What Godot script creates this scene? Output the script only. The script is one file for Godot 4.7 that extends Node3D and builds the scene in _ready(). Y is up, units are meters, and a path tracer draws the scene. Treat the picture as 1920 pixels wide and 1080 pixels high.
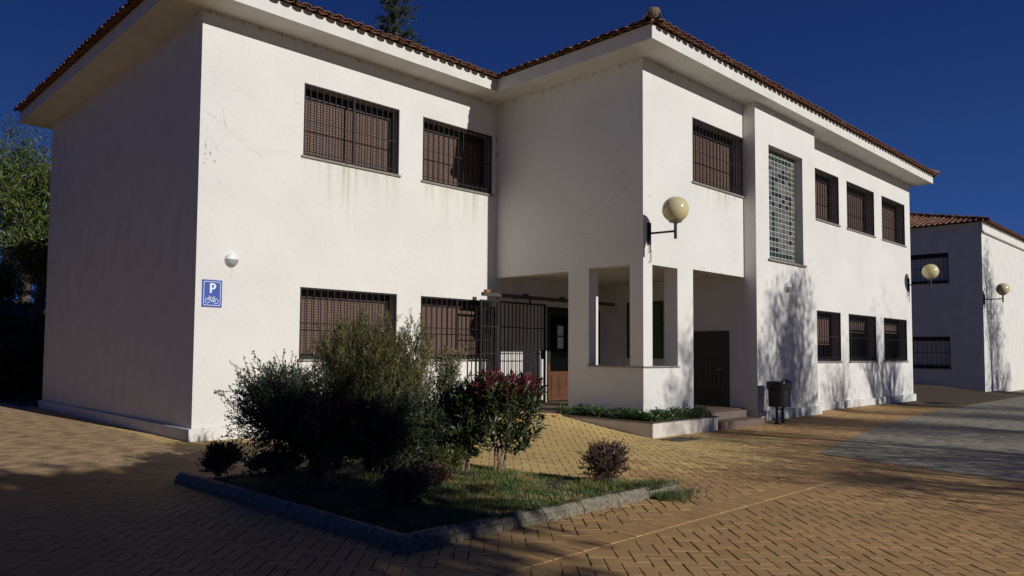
extends Node3D
# A white two-storey school-like building seen from a paved forecourt in low winter sun.
# World axes: x runs along the fronts (to the right), z points out of the fronts, y is up, metres.

const A := 6.38        # inner corner where the projecting block starts
const B := 3.62        # front plane of the projecting block
const PIL := 3.887     # front plane of the stair pilaster
const XE := 20.594     # right end of the building
const ZB := -8.25      # back of the building
const H := 6.6         # soffit height
const FT := 6.847      # top of the fascia
const OV := 0.56       # eave overhang
const SLOPE := 0.31
const EYE := Vector3(-4.683, 1.361, 11.067)
const SUN := Vector3(-0.07, -0.43, -1.0)   # the way the sunlight travels

var rng := RandomNumberGenerator.new()
var M := {}
var counts := {}

# ------------------------------------------------------------------ mesh builder
class MB:
	var v := PackedVector3Array()
	var n := PackedVector3Array()
	var c := PackedColorArray()
	var t := PackedVector2Array()
	func uvof(p: Vector3, nn: Vector3) -> Vector2:
		if absf(nn.y) > 0.7: return Vector2(p.x, p.z)
		if absf(nn.x) > absf(nn.z): return Vector2(p.z, -p.y)
		return Vector2(p.x, -p.y)
	func tri(a: Vector3, b: Vector3, d: Vector3, col := Color.WHITE) -> void:
		var nn := (d - a).cross(b - a).normalized()
		v.append(a); v.append(b); v.append(d)
		for p in [a, b, d]:
			n.append(nn); c.append(col); t.append(uvof(p, nn))
	# corners in order round the quad; nn is the outward normal
	func quad(a: Vector3, b: Vector3, d: Vector3, e: Vector3, nn: Vector3, col := Color.WHITE) -> void:
		var q := [a, b, d, a, d, e]
		if (b - a).cross(d - a).dot(nn) > 0.0:
			q = [a, d, b, a, e, d]
		for p in q:
			v.append(p); n.append(nn); c.append(col); t.append(uvof(p, nn))
	func squad(p: Array, nn: Array, col := Color.WHITE) -> void:   # smooth quad, four normals
		var fn: Vector3 = nn[0] + nn[1] + nn[2] + nn[3]
		var o := [0, 1, 2, 0, 2, 3]
		if (p[1] - p[0]).cross(p[2] - p[0]).dot(fn) > 0.0:
			o = [0, 2, 1, 0, 3, 2]
		for k in o:
			v.append(p[k]); n.append(nn[k]); c.append(col); t.append(uvof(p[k], nn[k]))
	func box(a: Vector3, b: Vector3, col := Color.WHITE) -> void:
		var lo := Vector3(minf(a.x, b.x), minf(a.y, b.y), minf(a.z, b.z))
		var hi := Vector3(maxf(a.x, b.x), maxf(a.y, b.y), maxf(a.z, b.z))
		var p := func(i: int) -> Vector3: return Vector3(hi.x if i & 1 else lo.x, hi.y if i & 2 else lo.y, hi.z if i & 4 else lo.z)
		quad(p.call(0), p.call(2), p.call(6), p.call(4), Vector3.LEFT, col)
		quad(p.call(1), p.call(3), p.call(7), p.call(5), Vector3.RIGHT, col)
		quad(p.call(0), p.call(1), p.call(5), p.call(4), Vector3.DOWN, col)
		quad(p.call(2), p.call(3), p.call(7), p.call(6), Vector3.UP, col)
		quad(p.call(0), p.call(1), p.call(3), p.call(2), Vector3.FORWARD, col)
		quad(p.call(4), p.call(5), p.call(7), p.call(6), Vector3.BACK, col)
	# box with its edges cut at 45 degrees
	func cbox(a: Vector3, b: Vector3, r: float, col := Color.WHITE) -> void:
		var m := (a + b) / 2.0
		var h := ((b - a) / 2.0).abs()
		r = minf(r, minf(h.x, minf(h.y, h.z)) * 0.9)
		var ax := [Vector3.RIGHT, Vector3.UP, Vector3.BACK]
		for k in 3:
			var u: Vector3 = ax[(k + 1) % 3]
			var w: Vector3 = ax[(k + 2) % 3]
			var nn: Vector3 = ax[k]
			var hn: float = h[k]
			var hu: float = h[(k + 1) % 3] - r
			var hw: float = h[(k + 2) % 3] - r
			for s in [-1.0, 1.0]:
				quad(m + nn * hn * s - u * hu - w * hw, m + nn * hn * s + u * hu - w * hw, m + nn * hn * s + u * hu + w * hw, m + nn * hn * s - u * hu + w * hw, nn * s, col)
			for su in [-1.0, 1.0]:
				for sw in [-1.0, 1.0]:
					var uu: Vector3 = u * su
					var ww: Vector3 = w * sw
					quad(m + uu * (hu + r) + ww * hw - nn * (hn - r), m + uu * (hu + r) + ww * hw + nn * (hn - r), m + uu * hu + ww * (hw + r) + nn * (hn - r), m + uu * hu + ww * (hw + r) - nn * (hn - r), (uu + ww).normalized(), col)
		for sx in [-1.0, 1.0]:
			for sy in [-1.0, 1.0]:
				for sz in [-1.0, 1.0]:
					var s3 := Vector3(sx, sy, sz)
					var e := h - Vector3(r, r, r)
					var p1 := m + s3 * Vector3(h.x, e.y, e.z)
					var p2 := m + s3 * Vector3(e.x, h.y, e.z)
					var p3 := m + s3 * Vector3(e.x, e.y, h.z)
					if (p2 - p1).cross(p3 - p1).dot(s3) > 0.0: tri(p1, p3, p2, col)
					else: tri(p1, p2, p3, col)
	func tube(p0: Vector3, p1: Vector3, r0: float, r1: float, k := 8, col := Color.WHITE, caps := true) -> void:
		var d := (p1 - p0).normalized()
		var u := d.cross(Vector3.UP if absf(d.y) < 0.9 else Vector3.RIGHT).normalized()
		var w := d.cross(u)
		for i in k:
			var a0 := TAU * i / k
			var a1 := TAU * (i + 1) / k
			var n0 := u * cos(a0) + w * sin(a0)
			var n1 := u * cos(a1) + w * sin(a1)
			squad([p0 + n0 * r0, p0 + n1 * r0, p1 + n1 * r1, p1 + n0 * r1], [n0, n1, n1, n0], col)
			if caps:
				quad(p0, p0, p0 + n0 * r0, p0 + n1 * r0, -d, col)
				quad(p1, p1, p1 + n0 * r1, p1 + n1 * r1, d, col)
	func path(pts: Array, r0: float, r1: float, k := 6, col := Color.WHITE) -> void:
		for i in pts.size() - 1:
			var q: float = float(i) / (pts.size() - 1)
			var q2: float = float(i + 1) / (pts.size() - 1)
			tube(pts[i], pts[i + 1], lerpf(r0, r1, q), lerpf(r0, r1, q2), k, col, true)
	# profile of Vector2(radius, height) turned round an axis
	func lathe(at: Vector3, axis: Vector3, prof: Array, k := 16, col := Color.WHITE, a_from := 0.0, a_to := TAU, ref := Vector3.ZERO) -> void:
		var d := axis.normalized()
		var u := ref.normalized() if ref.length() > 0.5 else d.cross(Vector3.UP if absf(d.y) < 0.9 else Vector3.RIGHT).normalized()
		var w := d.cross(u)
		for j in prof.size() - 1:
			var q0: Vector2 = prof[j]
			var q1: Vector2 = prof[j + 1]
			var tn := Vector2(q1.y - q0.y, q0.x - q1.x).normalized()
			var tp := tn
			var tq := tn
			if j > 0:
				var pq: Vector2 = prof[j - 1]
				tp = (tn + Vector2(q0.y - pq.y, pq.x - q0.x).normalized()).normalized()
			if j < prof.size() - 2:
				var nq: Vector2 = prof[j + 2]
				tq = (tn + Vector2(nq.y - q1.y, q1.x - nq.x).normalized()).normalized()
			if tn.dot(tp) < 0.8: tp = tn
			if tn.dot(tq) < 0.8: tq = tn
			for i in k:
				var a0 := lerpf(a_from, a_to, float(i) / k)
				var a1 := lerpf(a_from, a_to, float(i + 1) / k)
				var e0 := u * cos(a0) + w * sin(a0)
				var e1 := u * cos(a1) + w * sin(a1)
				squad([at + e0 * q0.x + d * q0.y, at + e1 * q0.x + d * q0.y, at + e1 * q1.x + d * q1.y, at + e0 * q1.x + d * q1.y],
					[e0 * tp.x + d * tp.y, e1 * tp.x + d * tp.y, e1 * tq.x + d * tq.y, e0 * tq.x + d * tq.y], col)
	# one leaf: two faces folded along the midrib
	func leaf(p: Vector3, d: Vector3, up: Vector3, len: float, wid: float, col: Color, fold := 0.25) -> void:
		var s := d.cross(up).normalized()
		var nn := s.cross(d).normalized()
		var tip := p + d * len
		var mid := p + d * len * 0.45
		var l := mid - s * wid * 0.5 + nn * wid * fold
		var r := mid + s * wid * 0.5 + nn * wid * fold
		tri(p, l, tip, col)
		tri(p, tip, r, col)
	func mesh() -> ArrayMesh:
		var a := []
		a.resize(Mesh.ARRAY_MAX)
		a[Mesh.ARRAY_VERTEX] = v
		a[Mesh.ARRAY_NORMAL] = n
		a[Mesh.ARRAY_COLOR] = c
		a[Mesh.ARRAY_TEX_UV] = t
		var m := ArrayMesh.new()
		m.add_surface_from_arrays(Mesh.PRIMITIVE_TRIANGLES, a)
		return m

# ------------------------------------------------------------------ node helpers
func numbered(called: String) -> String:
	var k: int = counts.get(called, 0)
	counts[called] = k + 1
	return called if k == 0 else "%s_%03d" % [called, k]

func thing(called: String, label: String, category: String, at := Vector3.ZERO, group := "") -> Node3D:
	var o := Node3D.new()
	o.name = numbered(called)
	add_child(o)
	o.position = at
	tag(o, label, category, group)
	return o

func tag(o: Node, label: String, category: String, group := "", kind := "") -> void:
	o.set_meta("label", label)
	o.set_meta("category", category)
	if group: o.set_meta("group", group)
	if kind: o.set_meta("kind", kind)

func part(called: String, shape, mat: Material, parent: Node) -> MeshInstance3D:
	var o := MeshInstance3D.new()
	o.name = called
	o.mesh = shape.mesh() if shape is MB else shape
	o.material_override = mat
	parent.add_child(o, true)
	return o

func holder(called: String, parent: Node) -> Node3D:
	var o := Node3D.new()
	o.name = called
	parent.add_child(o, true)
	return o

func structure(called: String, shape, mat: Material, label: String) -> MeshInstance3D:
	var o := part(numbered(called), shape, mat, self)
	o.set_meta("kind", "structure")
	o.set_meta("label", label)
	return o

func lin(r: float, g: float, b: float) -> Color:
	return Color(r, g, b).linear_to_srgb()

# ------------------------------------------------------------------ materials
func noise_tex(size: int, freq: float, ramp: Array, seed_: int, oct := 4, type := FastNoiseLite.TYPE_SIMPLEX_SMOOTH) -> ImageTexture:
	var f := FastNoiseLite.new()
	f.noise_type = type
	f.seed = seed_
	f.frequency = freq
	f.fractal_octaves = oct
	var img := f.get_seamless_image(size, size, false, false, 0.2)
	var g := Gradient.new()
	g.offsets = PackedFloat32Array(ramp.map(func(e): return e[0]))
	g.colors = PackedColorArray(ramp.map(func(e): return e[1]))
	var lut := []
	for i in 256: lut.append(g.sample(i / 255.0))
	var src := img.get_data()
	var stride := src.size() / (size * size)
	var out := PackedByteArray()
	out.resize(size * size * 3)
	for i in size * size:
		var q: Color = lut[src[i * stride]]
		out[i * 3] = int(clampf(q.r, 0, 1) * 255.0 + 0.5)
		out[i * 3 + 1] = int(clampf(q.g, 0, 1) * 255.0 + 0.5)
		out[i * 3 + 2] = int(clampf(q.b, 0, 1) * 255.0 + 0.5)
	return ImageTexture.create_from_image(Image.create_from_data(size, size, false, Image.FORMAT_RGB8, out))

func normal_tex(size: int, freq: float, seed_: int, strength: float, oct := 4) -> ImageTexture:
	var f := FastNoiseLite.new()
	f.seed = seed_
	f.frequency = freq
	f.fractal_octaves = oct
	var img := f.get_seamless_image(size, size, false, false, 0.2)
	img.convert(Image.FORMAT_RGBA8)
	img.bump_map_to_normal_map(strength)
	return ImageTexture.create_from_image(img)

func mat(col: Color, rough := 0.8, metal := 0.0) -> StandardMaterial3D:
	var m := StandardMaterial3D.new()
	m.albedo_color = col
	m.roughness = rough
	m.metallic = metal
	return m

func triplanar(m: StandardMaterial3D, tex: Texture2D, scale: float, nrm: Texture2D = null, depth := 1.0) -> StandardMaterial3D:
	m.albedo_texture = tex
	m.uv1_triplanar = true
	m.uv1_world_triplanar = true
	m.uv1_scale = Vector3(scale, scale, scale)
	if nrm:
		m.normal_enabled = true
		m.normal_texture = nrm
		m.normal_scale = depth
	return m

func leaf_mat(rough := 0.5, back := 0.12) -> StandardMaterial3D:
	var m := mat(Color.WHITE, rough)
	m.vertex_color_use_as_albedo = true
	m.cull_mode = BaseMaterial3D.CULL_DISABLED
	m.backlight_enabled = true
	m.backlight = Color(back, back, back * 0.4)
	return m

func vcol(rough := 0.8) -> StandardMaterial3D:
	var m := mat(Color.WHITE, rough)
	m.vertex_color_use_as_albedo = true
	return m

# wall face with its own marks; the image covers a0..a1 by 0..H metres, marks in metres
func wall_mat(a0: float, a1: float, marks: Dictionary, seed_: int) -> StandardMaterial3D:
	var ppm := 100.0
	var w := int((a1 - a0) * ppm)
	var h := int(H * ppm)
	var f := FastNoiseLite.new()
	f.seed = seed_
	f.frequency = 0.006
	f.fractal_octaves = 5
	var g := FastNoiseLite.new()
	g.seed = seed_ + 7
	g.frequency = 0.11
	g.fractal_octaves = 3
	var val := PackedFloat32Array()
	val.resize(w * h)
	var tint := PackedFloat32Array()
	tint.resize(w * h)
	for y in h:
		for x in w:
			val[y * w + x] = 0.985 + 0.03 * f.get_noise_2d(x, y) + 0.018 * g.get_noise_2d(x, y)
	var r := RandomNumberGenerator.new()
	r.seed = seed_
	for d in marks.get("drips", []):        # x from, x to, y top, length, strength, brownness
		for k in int((d[1] - d[0]) * 26.0):
			var cx: float = (r.randf_range(d[0], d[1]) - a0) * ppm
			var ww: float = r.randf_range(0.8, 4.0)
			var ll: float = d[3] * ppm * r.randf_range(0.25, 1.0)
			var y0: int = int((H - d[2]) * ppm)
			var st: float = d[4] * r.randf_range(0.2, 1.0)
			for yy in int(ll):
				var q := st * (1.0 - yy / ll) * (0.6 + 0.8 * absf(g.get_noise_2d(cx * 3.0, yy * 0.5)))
				for xx in range(int(cx - ww * 2), int(cx + ww * 2) + 1):
					if xx < 0 or xx >= w or y0 + yy >= h or y0 + yy < 0: continue
					var e := q * exp(-pow((xx - cx) / ww, 2.0))
					val[(y0 + yy) * w + xx] -= e
					tint[(y0 + yy) * w + xx] += e * d[5]
	for d in marks.get("specks", []):       # x from, x to, y, height, number
		for k in d[4]:
			var cx := int((r.randf_range(d[0], d[1]) - a0) * ppm)
			var cy := int((H - d[2] + absf(r.randfn(0.0, d[3]))) * ppm)
			var s := r.randi_range(0, 1)
			for yy in range(cy - s, cy + s + 1 + r.randi_range(0, 3)):
				for xx in range(cx - s, cx + s + 1):
					if xx < 0 or xx >= w or yy < 0 or yy >= h: continue
					val[yy * w + xx] -= r.randf_range(0.05, 0.3)
	for d in marks.get("cracks", []):       # x, y, x, y, strength
		var p := Vector2(d[0], d[1])
		var q2 := Vector2(d[2], d[3])
		var off := 0.0
		var steps := int(p.distance_to(q2) * ppm)
		for k in steps:
			off = clampf(off + r.randf_range(-1.2, 1.2), -9.0, 9.0)
			if r.randf() < 0.25: continue
			var pt := p.lerp(q2, float(k) / steps)
			var xx := int((pt.x - a0) * ppm)
			var yy := int((H - pt.y) * ppm + off)
			if xx < 0 or xx >= w or yy < 1 or yy >= h: continue
			val[yy * w + xx] -= 0.55 * d[4] * r.randf_range(0.2, 1.0)
			if r.randf() < 0.3: val[(yy - 1) * w + xx] -= d[4] * 0.25
	for d in marks.get("patches", []):      # x, y, radius, strength: patches of repaint or peeling
		for yy in range(int((H - d[1] - d[2]) * ppm), int((H - d[1] + d[2]) * ppm)):
			for xx in range(int((d[0] - d[2] - a0) * ppm), int((d[0] + d[2] - a0) * ppm)):
				if xx < 0 or xx >= w or yy < 0 or yy >= h: continue
				var q3: float = Vector2(xx - (d[0] - a0) * ppm, yy - (H - d[1]) * ppm).length() / (d[2] * ppm)
				if q3 + 0.9 * g.get_noise_2d(xx * 0.8, yy * 0.8) < 0.55 and g.get_noise_2d(xx * 3.0, yy * 3.0) > 0.05:
					val[yy * w + xx] -= d[3]
	var out := PackedByteArray()
	out.resize(w * h * 3)
	for i in w * h:
		var q := clampf(val[i], 0.05, 1.0)
		var ti := clampf(tint[i], 0.0, 0.6)
		out[i * 3] = int(255.0 * q)
		out[i * 3 + 1] = int(255.0 * clampf(q * (0.996 - 0.06 * ti), 0, 1))
		out[i * 3 + 2] = int(255.0 * clampf(q * (0.985 - 0.5 * ti), 0, 1))
	var m := mat(WALLC, 0.85)
	m.albedo_texture = ImageTexture.create_from_image(Image.create_from_data(w, h, false, Image.FORMAT_RGB8, out))
	m.uv1_scale = Vector3(1.0 / (a1 - a0), 1.0 / H, 1)
	m.uv1_offset = Vector3(-a0 / (a1 - a0), 1.0, 0)
	return m

var WALLC := lin(0.70, 0.682, 0.650)

func make_materials() -> void:
	var mottle := noise_tex(512, 0.008, [[0.0, Color(0.93, 0.925, 0.91)], [0.5, Color(0.97, 0.967, 0.95)], [1.0, Color(1, 0.998, 0.98)]], 3, 5)
	M.plaster = triplanar(mat(WALLC, 0.85), mottle, 0.35, normal_tex(256, 0.05, 5, 2.0), 0.12)
	M.brown = mat(lin(0.026, 0.017, 0.014), 0.55)
	M.shutter = mat(lin(0.125, 0.072, 0.055), 0.6)
	M.iron = mat(lin(0.010, 0.008, 0.008), 0.75)
	M.black = mat(lin(0.007, 0.007, 0.008), 0.5)
	var glass := mat(Color(0.05, 0.06, 0.065, 0.35), 0.04)
	glass.transparency = BaseMaterial3D.TRANSPARENCY_ALPHA
	M.glass = glass
	M.dark = mat(lin(0.02, 0.02, 0.02), 0.9)
	M.room = mat(lin(0.12, 0.11, 0.10), 0.9)
	var speck := noise_tex(256, 0.09, [[0.0, Color(0.55, 0.52, 0.5)], [0.5, Color(0.8, 0.78, 0.75)], [1.0, Color(1, 1, 1)]], 11, 4)
	M.stone = triplanar(mat(lin(0.24, 0.175, 0.14), 0.7), speck, 1.3)
	M.sill = triplanar(mat(lin(0.42, 0.40, 0.37), 0.7), speck, 1.3)
	var conc := noise_tex(512, 0.02, [[0.0, Color(0.45, 0.44, 0.41)], [0.35, Color(0.74, 0.73, 0.70)], [0.6, Color(0.86, 0.86, 0.83)], [1.0, Color(1, 1, 0.98)]], 13, 6)
	M.concrete = triplanar(mat(lin(0.37, 0.335, 0.275), 0.9), conc, 0.5, normal_tex(256, 0.08, 15, 3.0), 0.4)
	M.kerb = triplanar(mat(lin(0.28, 0.25, 0.195), 0.9), conc, 1.7, normal_tex(256, 0.1, 16, 3.0), 0.6)
	M.ledge = triplanar(mat(lin(0.66, 0.60, 0.54), 0.9), mottle, 0.9, normal_tex(256, 0.1, 17, 2.0), 0.3)
	var grit := noise_tex(256, 0.12, [[0.0, Color(0.78, 0.75, 0.7)], [0.5, Color(0.93, 0.92, 0.9)], [1.0, Color(1, 1, 1)]], 21, 5)
	var gritn := normal_tex(256, 0.16, 22, 4.0)
	M.paver = []
	for k in 6:
		var base: Array = [[0.498, 0.304, 0.121], [0.514, 0.314, 0.126], [0.482, 0.288, 0.113], [0.493, 0.293, 0.121], [0.525, 0.328, 0.135], [0.466, 0.276, 0.112]][k]
		var m := triplanar(mat(lin(base[0], base[1], base[2]), 0.85), grit, 2.3, gritn, 0.5)
		M.paver.append(m)
	for k in 3:  # yellower bricks, brightened with light bounced off the walls
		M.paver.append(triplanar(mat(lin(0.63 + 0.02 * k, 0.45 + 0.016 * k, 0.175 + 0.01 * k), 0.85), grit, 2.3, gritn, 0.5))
	var mm := triplanar(mat(Color.WHITE, 0.85), grit, 2.3, gritn, 0.5)
	mm.vertex_color_use_as_albedo = true
	M.paver_many = mm
	var sandtex := noise_tex(512, 0.012, [[0.0, Color(0.62, 0.58, 0.52)], [0.5, Color(0.85, 0.82, 0.78)], [1.0, Color(1, 0.98, 0.94)]], 24, 6)
	M.sand = triplanar(mat(lin(0.60, 0.43, 0.245), 0.95), sandtex, 0.4, gritn, 0.4)
	M.joint = triplanar(mat(lin(0.11, 0.07, 0.035), 0.95), sandtex, 1.1)
	M.earth = triplanar(mat(lin(0.36, 0.25, 0.13), 0.95), sandtex, 0.12)
	M.soil = triplanar(mat(lin(0.07, 0.05, 0.032), 0.95), sandtex, 1.4, gritn, 1.0)
	M.leaf = leaf_mat(0.5, 0.10)
	M.gloss_leaf = leaf_mat(0.5, 0.08)
	M.bark = vcol(0.9)
	var clay := noise_tex(256, 0.05, [[0.0, Color(0.5, 0.46, 0.43)], [0.4, Color(0.78, 0.74, 0.7)], [1.0, Color(1, 1, 1)]], 31, 5)
	M.tile = []
	for q in [[0.29, 0.125, 0.072], [0.32, 0.15, 0.09], [0.24, 0.098, 0.06], [0.30, 0.165, 0.11]]:
		M.tile.append(triplanar(mat(lin(q[0], q[1], q[2]), 0.85), clay, 2.1))
	var tm := triplanar(mat(Color.WHITE, 0.85), clay, 2.1)
	tm.vertex_color_use_as_albedo = true
	M.tile_many = tm
	M.mortar = triplanar(mat(lin(0.25, 0.2, 0.14), 0.95), clay, 3.0)
	var woodtex := noise_tex(256, 0.03, [[0.0, Color(0.6, 0.55, 0.5)], [0.5, Color(0.85, 0.82, 0.8)], [1.0, Color(1, 1, 1)]], 41, 5)
	var wd := triplanar(mat(lin(0.16, 0.065, 0.028), 0.5), woodtex, 1.0)
	wd.uv1_scale = Vector3(6, 0.5, 6)
	M.wood = wd
	M.darkwood = mat(lin(0.022, 0.014, 0.011), 0.55)
	M.globe = mat(lin(0.58, 0.50, 0.27), 0.12)
	M.white = mat(lin(0.75, 0.75, 0.74), 0.5)
	M.grey = mat(lin(0.25, 0.25, 0.25), 0.4)
	M.lens = mat(lin(0.33, 0.34, 0.35), 0.2)
	M.blue = mat(lin(0.035, 0.075, 0.34), 0.4)
	M.print = mat(lin(0.74, 0.76, 0.80), 0.4)
	M.green = triplanar(mat(lin(0.035, 0.12, 0.012), 0.6), mottle, 1.0)
	M.paper = mat(lin(0.6, 0.62, 0.6), 0.8)
	M.steel = mat(lin(0.25, 0.23, 0.21), 0.5, 0.4)
	M.rust = triplanar(mat(lin(0.10, 0.085, 0.075), 0.7), speck, 3.0)
	M.brick = mat(lin(0.3, 0.12, 0.06), 0.9)
	var gb := mat(Color.WHITE, 0.08)
	gb.vertex_color_use_as_albedo = true
	M.block = gb

# ------------------------------------------------------------------ wall with openings
# along: "x" (plane z = pl) or "z" (plane x = pl); dir: sign of the outward normal
func wp(along: String, pl: float, dir: float, a: float, y: float, d: float) -> Vector3:
	return Vector3(a, y, pl - dir * d) if along == "x" else Vector3(pl - dir * d, y, a)

func wall(mb: MB, along: String, pl: float, dir: float, a0: float, a1: float, y0: float, y1: float, th: float, holes: Array) -> void:
	var xs := [a0, a1]
	var ys := [y0, y1]
	for h in holes:
		for k in 2:
			if h[k] > a0 and h[k] < a1 and not xs.has(h[k]): xs.append(h[k])
			if h[k + 2] > y0 and h[k + 2] < y1 and not ys.has(h[k + 2]): ys.append(h[k + 2])
	xs.sort(); ys.sort()
	var solid := func(i: int, j: int) -> bool:
		if i < 0 or j < 0 or i >= xs.size() - 1 or j >= ys.size() - 1: return false
		var cx: float = (xs[i] + xs[i + 1]) / 2.0
		var cy: float = (ys[j] + ys[j + 1]) / 2.0
		for h in holes:
			if cx > h[0] and cx < h[1] and cy > h[2] and cy < h[3]: return false
		return true
	var nrm := Vector3(0, 0, dir) if along == "x" else Vector3(dir, 0, 0)
	var side := Vector3(1, 0, 0) if along == "x" else Vector3(0, 0, 1)
	for i in xs.size() - 1:
		for j in ys.size() - 1:
			if not solid.call(i, j): continue
			var p := func(a: float, y: float, d: float) -> Vector3: return wp(along, pl, dir, a, y, d)
			var l: float = xs[i]
			var r: float = xs[i + 1]
			var b: float = ys[j]
			var t: float = ys[j + 1]
			mb.quad(p.call(l, b, 0.0), p.call(r, b, 0.0), p.call(r, t, 0.0), p.call(l, t, 0.0), nrm)
			mb.quad(p.call(l, b, th), p.call(r, b, th), p.call(r, t, th), p.call(l, t, th), -nrm)
			if not solid.call(i - 1, j): mb.quad(p.call(l, b, 0.0), p.call(l, t, 0.0), p.call(l, t, th), p.call(l, b, th), -side)
			if not solid.call(i + 1, j): mb.quad(p.call(r, b, 0.0), p.call(r, t, 0.0), p.call(r, t, th), p.call(r, b, th), side)
			if not solid.call(i, j - 1): mb.quad(p.call(l, b, 0.0), p.call(r, b, 0.0), p.call(r, b, th), p.call(l, b, th), Vector3.DOWN)
			if not solid.call(i, j + 1): mb.quad(p.call(l, t, 0.0), p.call(r, t, 0.0), p.call(r, t, th), p.call(l, t, th), Vector3.UP)

# a box given in wall coordinates
func wbox(mb: MB, along: String, pl: float, dir: float, a0: float, a1: float, y0: float, y1: float, d0: float, d1: float, ch := 0.0) -> void:
	if ch > 0.0: mb.cbox(wp(along, pl, dir, a0, y0, d0), wp(along, pl, dir, a1, y1, d1), ch)
	else: mb.box(wp(along, pl, dir, a0, y0, d0), wp(along, pl, dir, a1, y1, d1))

# window with frame, roller shutter, pane and sill, and in front of it a barred grille
func window(house: Node, along: String, pl: float, dir: float, a0: float, a1: float, y0: float, y1: float, down: float, bars: int, mullion: bool, dep := 0.27, sh: Material = null) -> void:
	var w := holder("window", house)
	var f := MB.new()
	var e := 0.004
	var fw := 0.055
	wbox(f, along, pl, dir, a0 + e, a0 + fw, y0 + e, y1 - e, dep - 0.05, dep + 0.03)
	wbox(f, along, pl, dir, a1 - fw, a1 - e, y0 + e, y1 - e, dep - 0.05, dep + 0.03)
	wbox(f, along, pl, dir, a0 + fw, a1 - fw, y0 + e, y0 + fw, dep - 0.05, dep + 0.03)
	wbox(f, along, pl, dir, a0 + fw, a1 - fw, y1 - 0.16, y1 - e, dep - 0.03, dep + 0.03)
	wbox(f, along, pl, dir, (a0 + a1) / 2 - 0.03, (a0 + a1) / 2 + 0.03, y0 + fw, y1 - 0.16, dep + 0.035, dep + 0.06)
	part("frame", f, M.brown, w)
	var lin_ := MB.new()    # grey-brown facing; shade on the white reveal is put into its colour
	wbox(lin_, along, pl, dir, a0 + 0.001, a0 + 0.014, y0 + 0.002, y1 - 0.002, 0.03, dep - 0.052)
	wbox(lin_, along, pl, dir, a1 - 0.014, a1 - 0.001, y0 + 0.002, y1 - 0.002, 0.03, dep - 0.052)
	wbox(lin_, along, pl, dir, a0 + 0.015, a1 - 0.015, y1 - 0.014, y1 - 0.001, 0.03, dep - 0.052)
	part("shade_toned_reveal", lin_, M.reveal_shade, w)
	var s := MB.new()
	var yt := y1 - 0.16
	var yb := lerpf(yt, y0 + fw, down)
	var n := maxi(1, int((yt - yb) / 0.046))
	var nrm := Vector3(0, 0, dir) if along == "x" else Vector3(dir, 0, 0)
	for k in n:
		var t := yt - 0.046 * k
		var b := t - 0.046
		var q := [wp(along, pl, dir, a0 + fw, t, dep + 0.016), wp(along, pl, dir, a1 - fw, t, dep + 0.016),
			wp(along, pl, dir, a0 + fw, t - 0.008, dep + 0.006), wp(along, pl, dir, a1 - fw, t - 0.008, dep + 0.006),
			wp(along, pl, dir, a0 + fw, b + 0.008, dep + 0.004), wp(along, pl, dir, a1 - fw, b + 0.008, dep + 0.004),
			wp(along, pl, dir, a0 + fw, b, dep + 0.014), wp(along, pl, dir, a1 - fw, b, dep + 0.014)]
		s.quad(q[0], q[1], q[3], q[2], (nrm + Vector3.UP).normalized())
		s.quad(q[2], q[3], q[5], q[4], nrm)
		s.quad(q[4], q[5], q[7], q[6], (nrm + Vector3.DOWN).normalized())
	wbox(s, along, pl, dir, a0 + fw, a1 - fw, yb - 0.03, yb, dep + 0.002, dep + 0.018)
	part("roller_shutter", s, sh if sh else M.shutter, w)
	var g := MB.new()
	wbox(g, along, pl, dir, a0 + fw, a1 - fw, y0 + fw, y1 - 0.16, dep + 0.062, dep + 0.068)
	part("pane", g, M.glass, w)
	var si := MB.new()
	wbox(si, along, pl, dir, a0 - 0.04, a1 + 0.04, y0 - 0.035, y0 + 0.001, -0.035, dep - 0.055, 0.006)
	part("sill", si, M.sill, w)
	grille(house, along, pl, dir, a0 + 0.006, a1 - 0.006, y0 + 0.008, y1 - 0.006, bars, mullion)

func grille(house: Node, along: String, pl: float, dir: float, a0: float, a1: float, y0: float, y1: float, bars: int, mullion: bool) -> void:
	var g := holder("window_grille", house)
	var f := MB.new()
	wbox(f, along, pl, dir, a0, a0 + 0.022, y0, y1, 0.0, 0.028)
	wbox(f, along, pl, dir, a1 - 0.022, a1, y0, y1, 0.0, 0.028)
	wbox(f, along, pl, dir, a0 + 0.022, a1 - 0.022, y1 - 0.024, y1, 0.001, 0.027)
	wbox(f, along, pl, dir, a0 + 0.022, a1 - 0.022, y0, y0 + 0.024, 0.001, 0.027)
	if mullion: wbox(f, along, pl, dir, (a0 + a1) / 2 - 0.02, (a0 + a1) / 2 + 0.02, y0 + 0.024, y1 - 0.024, -0.002, 0.03)
	part("grille_frame", f, M.iron, g)
	var bm := MB.new()
	wbox(bm, along, pl, dir, -0.007, 0.007, y0 + 0.024, y1 - 0.024, 0.006, 0.02)
	var bmesh := bm.mesh()
	for k in bars:
		var o := part("bar", bmesh, M.iron, g)
		var a := lerpf(a0, a1, (k + 1.0) / (bars + 1.0))
		o.position = Vector3(a, 0, 0) if along == "x" else Vector3(0, 0, a)
	for q in [0.5, 0.07]:
		var hm := MB.new()
		wbox(hm, along, pl, dir, a0 + 0.022, a1 - 0.022, lerpf(y0, y1, q) - 0.009, lerpf(y0, y1, q) + 0.009, 0.021, 0.027)
		part("cross_bar", hm, M.iron, g)

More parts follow.
